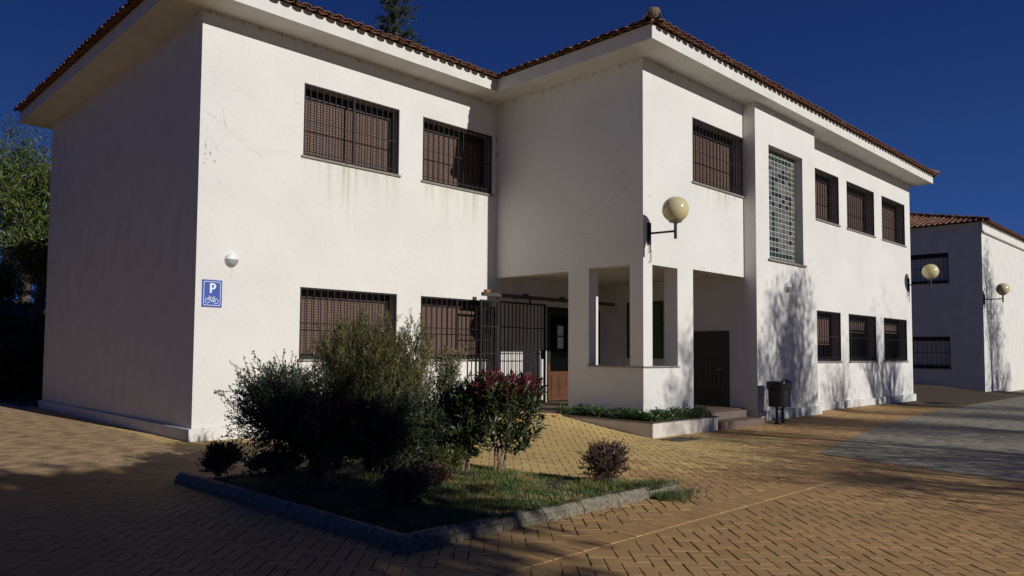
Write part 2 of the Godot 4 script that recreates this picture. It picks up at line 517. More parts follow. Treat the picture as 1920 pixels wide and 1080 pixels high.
# ------------------------------------------------------------------ roofs
func arc_tile(len: float, w0: float, w1: float, hgt: float, up: float, segs := 6) -> ArrayMesh:
	# runs along -z (up the slope), lower end at z = 0; up = 1 cover tile, -1 channel tile
	var mb := MB.new()
	var th := 0.013
	for i in segs:
		var a0 := PI * i / segs
		var a1 := PI * (i + 1) / segs
		var pt := func(a: float, w: float, h: float, z: float) -> Vector3: return Vector3(w * cos(a), up * h * sin(a), z)
		var n0 := Vector3(cos(a0), up * sin(a0), 0)
		var n1 := Vector3(cos(a1), up * sin(a1), 0)
		mb.squad([pt.call(a0, w0, hgt, 0.0), pt.call(a1, w0, hgt, 0.0), pt.call(a1, w1, hgt * 0.85, -len), pt.call(a0, w1, hgt * 0.85, -len)], [n0, n1, n1, n0])
		mb.squad([pt.call(a0, w0 - th, hgt - th, 0.0), pt.call(a1, w0 - th, hgt - th, 0.0), pt.call(a1, w1 - th, hgt * 0.85 - th, -len), pt.call(a0, w1 - th, hgt * 0.85 - th, -len)], [-n0, -n1, -n1, -n0])
		mb.quad(pt.call(a0, w0, hgt, 0.0), pt.call(a1, w0, hgt, 0.0), pt.call(a1, w0 - th, hgt - th, 0.0), pt.call(a0, w0 - th, hgt - th, 0.0), Vector3.BACK)
	return mb.mesh()

func roof_h(rects: Array, x: float, z: float) -> float:
	var best := -1.0
	for r in rects:
		best = maxf(best, minf(minf(x - r[0], r[1] - x), minf(z - r[2], r[3] - z)))
	return best * SLOPE

# edges: [start, end, inward direction, individual courses, limit along]
func roof(house: Node, rects: Array, base: float, edges: Array, seed_: int) -> Node3D:
	var r := RandomNumberGenerator.new()
	r.seed = seed_
	var ro := holder("roof", house)
	var cover := arc_tile(0.44, 0.092, 0.078, 0.05, 1.0)
	var chan := arc_tile(0.44, 0.086, 0.072, 0.042, -1.0)
	var field := MB.new()
	var deck := MB.new()
	for e in edges:
		var p0: Vector2 = e[0]
		var p1: Vector2 = e[1]
		var inw: Vector2 = e[2]
		var along := (p1 - p0).normalized()
		var L := p0.distance_to(p1)
		var pitch := L / roundf(L / 0.205)
		var up_dir := Vector3(inw.x, SLOPE, inw.y).normalized()
		var side := Vector3(along.x, 0, along.y)
		var nn := side.cross(-up_dir)
		if nn.y < 0.0:
			side = -side
			nn = side.cross(-up_dir)
		var bas := Basis(side, nn, -up_dir)
		for i in int(roundf(L / pitch)):
			var j := 0
			while j < 40:
				var tt := j * 0.36 - 0.13
				var s := (i + 0.5) * pitch
				var q := p0 + along * s + inw * maxf(tt + 0.2, 0.02)
				var hh := roof_h(rects, q.x, q.y)
				if hh < 0.0 or absf(hh - SLOPE * maxf(tt + 0.2, 0.02)) > 0.035:
					if j > 0: break
					if absf(hh - SLOPE * 0.07) > 0.08: break
				var own: bool = j < e[3] and s >= e[4] and s <= e[5]
				for kind in 2:
					var off := 0.0 if kind == 0 else pitch * 0.5
					var at2 := p0 + along * (s + off + r.randf_range(-0.008, 0.008)) + inw * (tt + r.randf_range(-0.012, 0.012))
					var at := Vector3(at2.x, base + SLOPE * tt + (0.042 if kind == 0 else 0.052) + 0.012 * (1 if j > 0 else 0) + r.randf_range(-0.004, 0.004), at2.y)
					var bb := bas.rotated(nn, r.randf_range(-0.035, 0.035))
					if own:
						var o := part("cover_tile" if kind == 0 else "channel_tile", cover if kind == 0 else chan, M.tile[r.randi() % 4], ro)
						o.transform = Transform3D(bb, at)
					else:
						var col: Color = [Color(0.29, 0.125, 0.072), Color(0.32, 0.15, 0.09), Color(0.24, 0.098, 0.06), Color(0.30, 0.165, 0.11)][r.randi() % 4]
						var sg := 1.0 if kind == 0 else -1.0
						for k in 5:
							var a0 := PI * k / 5
							var a1 := PI * (k + 1) / 5
							var P := func(a: float, w: float, z: float) -> Vector3: return at + bb * Vector3(w * cos(a), sg * 0.062 * sin(a), z)
							var n0 := bb * Vector3(cos(a0), sg * sin(a0), 0)
							var n1 := bb * Vector3(cos(a1), sg * sin(a1), 0)
							field.squad([P.call(a0, 0.092, 0.0), P.call(a1, 0.092, 0.0), P.call(a1, 0.078, -0.44), P.call(a0, 0.078, -0.44)], [n0, n1, n1, n0] if kind == 0 else [-n0, -n1, -n1, -n0], col)
				j += 1
	# deck under the tiles
	for rc in rects:
		var st := 0.4
		var nx := int(ceil((rc[1] - rc[0]) / st))
		var nz := int(ceil((rc[3] - rc[2]) / st))
		for i in nx:
			for k in nz:
				var xs := [rc[0] + (rc[1] - rc[0]) * i / nx, rc[0] + (rc[1] - rc[0]) * (i + 1) / nx]
				var zs := [rc[2] + (rc[3] - rc[2]) * k / nz, rc[2] + (rc[3] - rc[2]) * (k + 1) / nz]
				if rc != rects[0] and (xs[0] + xs[1]) / 2 > rects[0][0] and (xs[0] + xs[1]) / 2 < rects[0][1] and (zs[0] + zs[1]) / 2 > rects[0][2] and (zs[0] + zs[1]) / 2 < rects[0][3]: continue
				var P2 := func(x: float, z: float) -> Vector3: return Vector3(x, base - 0.005 + maxf(0.0, roof_h(rects, x, z)), z)
				deck.tri(P2.call(xs[0], zs[0]), P2.call(xs[1], zs[0]), P2.call(xs[1], zs[1]), Color(0.2, 0.1, 0.07))
				deck.tri(P2.call(xs[0], zs[0]), P2.call(xs[1], zs[1]), P2.call(xs[0], zs[1]), Color(0.2, 0.1, 0.07))
	if field.v.size() > 0:
		var fo := part("tile_field", field, M.tile_many, ro)
		fo.set_meta("kind", "stuff")
	part("roof_deck", deck, M.tile_many, ro)
	return ro

func hip_caps(ro: Node, from: Vector3, dirp: Vector2, n: int) -> void:
	var cap := arc_tile(0.44, 0.13, 0.105, 0.10, 1.0, 8)
	var d := Vector3(dirp.x, SLOPE * 0.7071, dirp.y).normalized()
	var side := d.cross(Vector3.UP).normalized()
	var nn := side.cross(d)
	for k in n:
		var o := part("hip_tile", cap, M.tile[(k * 3 + 1) % 4], ro)
		o.transform = Transform3D(Basis(side, nn, -d), from + d * (0.35 * k) + Vector3(0, 0.006 * (k % 2), 0))

func lump(mb: MB, at: Vector3, rad: Vector3, seed_: int, col := Color.WHITE) -> void:
	var f := FastNoiseLite.new()
	f.seed = seed_
	f.frequency = 1.4
	var P := func(i: int, j: int) -> Vector3:
		var la := PI * (j / 8.0 - 0.5)
		var lo := TAU * (i % 12) / 12.0
		var d := Vector3(cos(la) * cos(lo), sin(la), cos(la) * sin(lo))
		return at + d * rad * (1.0 + 0.5 * f.get_noise_3dv(d * 1.2))
	for i in 12:
		for j in 8:
			var a: Vector3 = P.call(i, j)
			var b: Vector3 = P.call(i + 1, j)
			var c: Vector3 = P.call(i + 1, j + 1)
			var e: Vector3 = P.call(i, j + 1)
			var m := (a + b + c + e) / 4.0 - at
			mb.quad(a, b, c, e, m.normalized(), col)

# ------------------------------------------------------------------ plants
func jitter(c: Color, r: RandomNumberGenerator, amt: float) -> Color:
	var k := 1.0 + r.randf_range(-amt, amt)
	return Color(c.r * k * (1.0 + r.randf_range(-0.15, 0.15)), c.g * k, c.b * k * (1.0 + r.randf_range(-0.2, 0.2)))

func rdir(r: RandomNumberGenerator) -> Vector3:
	var z := r.randf_range(-1, 1)
	var a := r.randf() * TAU
	var q := sqrt(1.0 - z * z)
	return Vector3(q * cos(a), z, q * sin(a))

# opts: blobs [[centre, radii]], twigs, tlen [min, max], upward 0..1, per (leaves a twig), leaf [len, wid], cols, tipcol, stems, base, bark
func shrub(o: Node3D, opts: Dictionary, seed_: int) -> void:
	var r := RandomNumberGenerator.new()
	r.seed = seed_
	var fol := MB.new()
	var wood := MB.new()
	var bark: Color = opts.get("bark", Color(0.10, 0.075, 0.05))
	var blobs: Array = opts.blobs
	var wsum := 0.0
	for b in blobs: wsum += b[1].x * b[1].y
	var base: Vector3 = opts.get("base", Vector3.ZERO)
	var joints := []
	for k in opts.get("stems", 6):
		var b: Array = blobs[k % blobs.size()]
		var e: Vector3 = b[0] + rdir(r) * b[1] * r.randf_range(0.2, 0.6)
		var s: Vector3 = base + Vector3(r.randf_range(-1, 1), 0, r.randf_range(-1, 1)) * opts.get("spread", 0.1)
		var mid: Vector3 = s.lerp(e, 0.5) + Vector3(r.randf_range(-0.05, 0.05), 0.04, r.randf_range(-0.05, 0.05))
		wood.path([s, s.lerp(mid, 0.5) + Vector3(r.randf_range(-0.02, 0.02), 0, r.randf_range(-0.02, 0.02)), mid, e], opts.get("stem_r", 0.014), 0.005, 5, jitter(bark, r, 0.2))
		joints.append(mid); joints.append(e)
	for k in opts.twigs:
		var pick := r.randf() * wsum
		var b: Array = blobs[0]
		for q in blobs:
			pick -= q[1].x * q[1].y
			if pick <= 0.0:
				b = q
				break
		var d := rdir(r)
		var shell := pow(r.randf(), opts.get("shell", 0.45))
		var end: Vector3 = b[0] + d * b[1] * shell * r.randf_range(0.82, 1.0 + opts.get("shoot", 0.12) * r.randf())
		if end.y < base.y + 0.03: end.y = base.y + 0.03 + r.randf() * 0.05
		var out: Vector3 = (d * b[1]).normalized()
		var td: Vector3 = (out * (1.0 - opts.upward) + Vector3.UP * opts.upward + rdir(r) * 0.35).normalized()
		var tl := r.randf_range(opts.tlen[0], opts.tlen[1])
		if r.randf() < opts.get("long", 0.0): tl *= 2.0
		var st := end - td * tl * 0.6
		var en := end + td * tl * 0.4
		if en.y < base.y + 0.02: en.y = base.y + 0.02
		wood.tube(st, en, 0.0035, 0.0015, 3, jitter(bark, r, 0.2), false)
		if r.randf() < 0.25 and joints.size() > 0:
			var jn: Vector3 = joints[r.randi() % joints.size()]
			if jn.distance_to(st) < 0.7: wood.tube(jn, st, 0.006, 0.0035, 3, bark, false)
		var cl: Array = opts.cols
		var base_c: Color = cl[r.randi() % cl.size()]
		var tip: bool = opts.has("tipcol") and en.y > opts.get("tip_y", 0.0) + r.randf_range(-0.15, 0.2) and r.randf() < opts.get("tip_p", 0.5)
		for i in opts.per:
			var q: float = (i + r.randf() * 0.6) / opts.per
			var p := st.lerp(en, q)
			var side := td.cross(rdir(r)).normalized()
			var ld: Vector3 = (side + td * opts.get("along", 0.7) + Vector3.UP * opts.get("lift", 0.1)).normalized()
			var c := base_c
			if tip and q > 0.35: c = opts.tipcol
			var sz := r.randf_range(0.7, 1.2) * (1.0 - 0.35 * absf(q - 0.4))
			fol.leaf(p, ld, (Vector3.UP + rdir(r) * 0.6).normalized(), opts.leaf[0] * sz, opts.leaf[1] * sz, jitter(c, r, 0.3))
	part("foliage", fol, opts.get("mat", M.leaf), o)
	part("stems", wood, M.bark, o)

# opts: trunk [radius, fork height], blobs, clumps, per, spread, leaf [len, wid], cols, droop
func tree(called: String, label: String, at: Vector3, opts: Dictionary, seed_: int, group := "") -> Node3D:
	var r := RandomNumberGenerator.new()
	r.seed = seed_
	var o := thing(called, label, "tree", at, group)
	var wood := MB.new()
	var fol := MB.new()
	var bark: Color = opts.get("bark", Color(0.11, 0.085, 0.06))
	var fork := Vector3(r.randf_range(-0.2, 0.2), opts.trunk[1], r.randf_range(-0.2, 0.2))
	wood.path([Vector3(0, -0.1, 0), Vector3(r.randf_range(-0.08, 0.08), fork.y * 0.4, 0), fork], opts.trunk[0], opts.trunk[0] * 0.7, 9, bark)
	var limbs := []
	for b in opts.blobs:
		for k in opts.get("limbs", 4):
			var e: Vector3 = b[0] + rdir(r) * b[1] * 0.6
			var m := fork.lerp(e, 0.5) + rdir(r) * 0.3
			wood.path([fork, m, e], opts.trunk[0] * 0.45, 0.02, 6, bark)
			for q in opts.get("twigs", 6):
				var e2: Vector3 = e + (rdir(r) * b[1] * 0.55 + Vector3(0, b[1].y * 0.2, 0))
				wood.path([m.lerp(e, r.randf_range(0.3, 1.0)), e2], 0.025, 0.006, 4, bark)
				limbs.append(e2)
	var wsum := 0.0
	for b in opts.blobs: wsum += b[1].x * b[1].y * b[1].z
	for k in opts.clumps:
		var pick := r.randf() * wsum
		var b: Array = opts.blobs[0]
		for q in opts.blobs:
			pick -= q[1].x * q[1].y * q[1].z
			if pick <= 0.0:
				b = q
				break
		var d := rdir(r)
		var c: Vector3 = b[0] + d * b[1] * pow(r.randf(), 0.4) * r.randf_range(0.75, 1.1)
		if limbs.size() > 0 and r.randf() < 0.4: c = limbs[r.randi() % limbs.size()] + rdir(r) * 0.25
		var col: Color = opts.cols[r.randi() % opts.cols.size()]
		var sp: float = opts.spread * r.randf_range(0.6, 1.3)
		for i in opts.per:
			var p := c + rdir(r) * sp * sqrt(r.randf())
			var ld: Vector3 = ((p - c).normalized() + rdir(r) * 0.6 + Vector3.DOWN * opts.get("droop", 0.3)).normalized()
			fol.leaf(p, ld, (Vector3.UP + rdir(r) * 0.7).normalized(), opts.leaf[0] * r.randf_range(0.7, 1.2), opts.leaf[1] * r.randf_range(0.7, 1.2), jitter(col, r, 0.3))
	part("trunk", wood, M.bark, o)
	part("crown", fol, M.leaf, o)
	return o

# ------------------------------------------------------------------ ground heights
func ramp(x: float, z: float) -> float:
	if z > 4.17 or x < 2.6: return 0.0
	return 0.262 * clampf((x - 2.6) / 3.0, 0, 1) * pow(clampf((4.17 - z) / 2.05, 0, 1), 1.15)

func yellow_bounce_zone(x: float, z: float) -> bool:  # yellower bricks by the porch; bounced wall light is put into their tone
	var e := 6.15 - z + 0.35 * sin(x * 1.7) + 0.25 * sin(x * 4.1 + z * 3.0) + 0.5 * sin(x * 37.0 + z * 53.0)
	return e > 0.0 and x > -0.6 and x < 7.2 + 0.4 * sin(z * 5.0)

func in_poly(p: Vector2, poly: PackedVector2Array) -> bool:
	return Geometry2D.is_point_in_polygon(p, poly)

var bed_poly := PackedVector2Array([Vector2(-1.56, 3.27), Vector2(1.5, 3.27), Vector2(1.56, 3.9), Vector2(1.95, 6.98), Vector2(-1.5, 7.0)])
var slab_poly := PackedVector2Array([Vector2(6.0, 6.72), Vector2(11.0, 5.8), Vector2(17.0, 5.2), Vector2(45.0, 4.9), Vector2(45.0, 18.0), Vector2(3.0, 18.0), Vector2(5.3, 9.3)])

func seen(p: Vector3, margin: float) -> bool:
	var q := (cam.global_transform.affine_inverse()) * p
	if q.z > -0.5: return false
	var u := q.x / -q.z
	var v := q.y / -q.z
	return u > -0.63 - margin and u < 0.732 + margin and v < 0.42 + margin and v > -0.349 - margin

var cam: Camera3D

# ================================================================== scene
func _ready() -> void:
	rng.seed = 20240
	# ---- camera
	cam = Camera3D.new()
	cam.name = "camera"
	add_child(cam)
	cam.position = EYE
	cam.rotation_degrees = Vector3(2.939, -43.308, 0.522)
	cam.near = 0.1
	cam.far = 600.0
	cam.projection = Camera3D.PROJECTION_FRUSTUM
	cam.size = 0.1 * 1080.0 / 1409.6
	cam.frustum_offset = Vector2(0.1 * 72.23 / 1409.6, 0.1 * 48.34 / 1409.6)
	cam.current = true
	# ---- sky and exposure
	var we := WorldEnvironment.new()
	we.name = "sky"
	var env := Environment.new()
	env.background_mode = Environment.BG_SKY
	var sm := ProceduralSkyMaterial.new()
	sm.sky_top_color = Color(0.036, 0.105, 0.298)
	sm.sky_horizon_color = Color(0.21, 0.36, 0.615)
	sm.sky_curve = 0.16
	sm.ground_bottom_color = Color(0.20, 0.17, 0.13)
	sm.ground_horizon_color = Color(0.25, 0.27, 0.3)
	sm.sun_angle_max = 0.0
	var sky := Sky.new()
	sky.sky_material = sm
	env.sky = sky
	env.tonemap_mode = Environment.TONE_MAPPER_LINEAR
	env.tonemap_exposure = 1.13
	env.sdfgi_enabled = true
	env.ssao_enabled = true
	env.ssil_enabled = true
	we.environment = env
	add_child(we)
	# ---- sun
	var sun := DirectionalLight3D.new()
	sun.name = "sun"
	sun.light_energy = 1.03
	sun.light_color = Color(1.0, 0.993, 0.975)
	sun.light_angular_distance = 0.53
	sun.shadow_enabled = true
	add_child(sun)
	sun.look_at_from_position(Vector3.ZERO, SUN, Vector3.UP)

	make_materials()
	M.reveal_shade = mat(lin(0.34, 0.30, 0.29), 0.6)  # reveal tone with its shade mixed into the colour
	M.grey_shutter = mat(lin(0.62, 0.60, 0.57), 0.6)
	build_ground()
	build_main_house()
	build_second_house()
	build_porch_things()
	build_bed()
	build_lamps_and_signs()
	build_trees()

# ------------------------------------------------------------------ ground
func build_ground() -> void:
	var g := MB.new()
	g.quad(Vector3(-300, -0.06, -300), Vector3(300, -0.06, -300), Vector3(300, -0.06, 300), Vector3(-300, -0.06, 300), Vector3.UP)
	structure("ground", g, M.earth, "dusty ochre ground around the buildings")

	# joint bed of the paving, following the ramp to the porch
	var base := MB.new()
	var st := 0.4
	for i in range(-40, 78):
		for k in range(-28, 44):
			var x0 := i * st
			var z0 := k * st
			var c := Vector2(x0 + st / 2, z0 + st / 2)
			var P := func(x: float, z: float) -> Vector3: return Vector3(x, ramp(x, z) - 0.02, z)
			if c.x > 0.3 and c.x < A and c.y < -0.3: continue
			if c.x > A + 0.3 and c.x < XE - 0.3 and c.y < B - 0.3: continue
			base.quad(P.call(x0, z0), P.call(x0 + st, z0), P.call(x0 + st, z0 + st), P.call(x0, z0 + st), Vector3.UP)
	var pav := structure("pavement", base, M.joint, "yellow ochre herringbone brick pavement in front of the white building")

	# bricks: 90 degree herringbone turned 45 degrees to the fronts, one soldier course across
	var pm := MB.new()
	pm.cbox(Vector3(-0.1, -0.05, -0.05), Vector3(0.1, 0.0, 0.05), 0.004)
	var pmesh := pm.mesh()
	var spots := []
	var c45 := sqrt(0.5)
	for i in range(-190, 190):
		for k in range(-190, 190):
			var m := posmod(i - k, 4)
			if m != 0 and m != 3: continue
			var u := (i + 1.0 if m == 0 else i + 0.5) * 0.1
			var w := (k + 0.5 if m == 0 else k + 1.0) * 0.1
			var x := (u - w) * c45 + 2.0
			var z := (u + w) * c45 + 4.0
			if z > 7.49 and z < 7.86: continue
			spots.append([x, z, (-PI / 4 if m == 0 else PI / 4), Vector3(0.955, 1, 0.985) if m == 0 else Vector3(0.992, 1, 0.91)])
	for i in range(-68, 135):
		for z in [7.675]:
			spots.append([i * 0.104 + 0.05, z, PI / 2, Vector3(0.985, 1, 0.95)])
	var slab_in: PackedVector2Array = Geometry2D.offset_polygon(slab_poly, -0.11)[0]
	var brick_hole := PackedVector2Array([Vector2(-1.46, 3.37), Vector2(1.42, 3.37), Vector2(1.5, 3.9), Vector2(1.87, 6.91), Vector2(-1.41, 6.91)])
	var keep := []
	for s in spots:
		var p := Vector2(s[0], s[1])
		var d := Vector2(EYE.x, EYE.z).distance_to(p)
		if d > 24.0: continue
		if p.x > 0.0 and p.x < A and p.y < 0.0: continue
		if p.x > 5.9 and p.x < XE and p.y < B: continue
		if p.x > 5.9 and p.x < 7.85 and p.y < 4.1: continue
		if p.x > 8.0 and p.x < 9.5 and p.y < 4.14: continue
		if p.x > 10.03 and p.x < 12.98 and p.y < PIL - 0.05: continue
		if p.y < -9.0: continue
		if in_poly(p, brick_hole) or in_poly(p, slab_in): continue
		var y := ramp(p.x, p.y)
		if not seen(Vector3(p.x, y, p.y), 0.16): continue
		keep.append([d - (0.0 if seen(Vector3(p.x, y, p.y), 0.0) else -30.0), s[0], y, s[1], s[2], s[3]])
	keep.sort_custom(func(a, b): return a[0] < b[0])
	var pn := FastNoiseLite.new()
	pn.seed = 5
	pn.frequency = 0.5
	var many := []
	for i in keep.size():
		var e: Array = keep[i]
		var tilt := Basis.from_euler(Vector3(rng.randf_range(-0.012, 0.012), e[4] + rng.randf_range(-0.012, 0.012), rng.randf_range(-0.012, 0.012)))
		if e[2] > 0.0:
			var gx := (ramp(e[1] + 0.1, e[3]) - ramp(e[1] - 0.1, e[3])) / 0.2
			var gz := (ramp(e[1], e[3] + 0.1) - ramp(e[1], e[3] - 0.1)) / 0.2
			var up := Vector3(-gx, 1.0, -gz).normalized()
			tilt = Basis(Quaternion(Vector3.UP, up)) * tilt
		var filled := clampf(0.45 + 1.3 * pn.get_noise_2d(e[1] * 1.7 + 30.0, e[3] * 1.7), 0.0, 1.0)
		var gap := rng.randf_range(-0.02, 0.02) + 0.075 * filled * rng.randf_range(0.4, 1.0)
		var sc: Vector3 = e[5] + (Vector3(minf(gap * 0.5, 0.04), 0, 0) if e[4] < 0.0 else Vector3(0, 0, minf(gap, 0.082)))
		var tr := Transform3D(tilt * Basis.from_scale(sc), Vector3(e[1], e[2] + rng.randf_range(-0.002, 0.002), e[3]))
		if i < 290:
			var o := part("paver", pmesh, M.paver[6 + rng.randi() % 3 if yellow_bounce_zone(e[1], e[3]) else rng.randi() % 6], pav)
			o.transform = tr
		else:
			many.append(tr)
	var mm := MultiMesh.new()
	mm.transform_format = MultiMesh.TRANSFORM_3D
	mm.use_colors = true
	mm.mesh = pmesh
	mm.instance_count = many.size()
	var tones := [Color(0.498, 0.304, 0.121), Color(0.514, 0.314, 0.126), Color(0.482, 0.288, 0.113), Color(0.493, 0.293, 0.121), Color(0.525, 0.328, 0.135), Color(0.466, 0.276, 0.112)]
	for i in many.size():
		mm.set_instance_transform(i, many[i])
		var q: Color = tones[rng.randi() % 6]
		var o3: Vector3 = many[i].origin
		if yellow_bounce_zone(o3.x, o3.z): q = Color(0.65, 0.465, 0.185)
		q = q * (1.0 + 0.24 * pn.get_noise_2d(o3.x, o3.z) + 0.12 * pn.get_noise_2d(o3.x * 4.0, o3.z * 4.0 + 60.0) + rng.randf_range(-0.04, 0.04) - (0.22 if rng.randf() < 0.012 else 0.0))
		mm.set_instance_color(i, Color(q.r, q.g, q.b))
	var mi := MultiMeshInstance3D.new()
	mi.name = "distant_pavers"
	mi.multimesh = mm
	mi.material_override = M.paver_many
	mi.set_meta("kind", "stuff")
	pav.add_child(mi)
	# mortar fillets closing the ragged edge beside the soldier course
	var fl := MB.new()
	fl.box(Vector3(-7.5, -0.05, 7.40), Vector3(6.0, -0.004, 7.572))
	fl.box(Vector3(-7.5, -0.05, 7.778), Vector3(6.0, -0.004, 7.95))
	part("mortar_strip", fl, M.paver[2], pav)

	# windblown sand lying over the bricks at the left
	var sand := MB.new()
	var sn := FastNoiseLite.new()
	sn.seed = 77
	sn.frequency = 0.35
	sn.fractal_octaves = 5
	var SP := func(x: float, z: float) -> Vector3:
		var e := clampf((2.9 - z) / 1.6, 0, 1) * clampf((-0.1 - x) / 0.9 + 0.35, 0, 1)
		return Vector3(x, -0.02 + 0.033 * e + 0.012 * sn.get_noise_2d(x, z), z)
	var ss := 0.12
	for i in range(-90, 0):
		for k in range(-90, 28):
			var x0 := i * ss
			var z0 := k * ss
			if x0 > -0.15 - ss and z0 < 0.1: continue
			sand.tri(SP.call(x0, z0), SP.call(x0 + ss, z0), SP.call(x0 + ss, z0 + ss))
			sand.tri(SP.call(x0, z0), SP.call(x0 + ss, z0 + ss), SP.call(x0, z0 + ss))
	structure("sand", sand, M.sand, "pale sand drifted over the bricks beside the shaded end wall")

	# concrete roadway
	var road := MB.new()
	var tri := Geometry2D.triangulate_polygon(slab_poly)
	for k in range(0, tri.size(), 3):
		var a := slab_poly[tri[k]]
		var b := slab_poly[tri[k + 1]]
		var d := slab_poly[tri[k + 2]]
		var P3 := [Vector3(a.x, 0.008, a.y), Vector3(b.x, 0.008, b.y), Vector3(d.x, 0.008, d.y)]
		if (P3[2] - P3[0]).cross(P3[1] - P3[0]).y < 0: road.tri(P3[0], P3[2], P3[1])
		else: road.tri(P3[0], P3[1], P3[2])
	for k in slab_poly.size():
		var a := slab_poly[k]
		var b := slab_poly[(k + 1) % slab_poly.size()]
		var nn := Vector3(b.y - a.y, 0, a.x - b.x).normalized()
		road.quad(Vector3(a.x, 0.008, a.y), Vector3(b.x, 0.008, b.y), Vector3(b.x, -0.05, b.y), Vector3(a.x, -0.05, a.y), nn)
	structure("concrete_road", road, M.concrete, "grey concrete roadway at the right beyond the brick paving")

	# bank behind the building at the left
	var bank := MB.new()
	var bn := FastNoiseLite.new()
	bn.seed = 9
	bn.frequency = 0.25
	var BP := func(x: float, z: float) -> Vector3:
		var q := clampf((-11.5 - z) / 8.5, 0, 1)
		return Vector3(x, -0.08 + 2.9 * q * q * (3 - 2 * q) + 0.35 * q * bn.get_noise_2d(x, z) + clampf((-20.0 - z) * 0.06, 0, 4), z)
	for i in range(-20, 50):
		for k in range(-60, -10):
			var x0 := i * 0.8
			var z0 := k * 0.8 - 3.0
			bank.tri(BP.call(x0, z0), BP.call(x0 + 0.8, z0), BP.call(x0 + 0.8, z0 + 0.8))
			bank.tri(BP.call(x0, z0), BP.call(x0 + 0.8, z0 + 0.8), BP.call(x0, z0 + 0.8))
	structure("bank", bank, M.soil, "dark earth bank rising behind the white building")

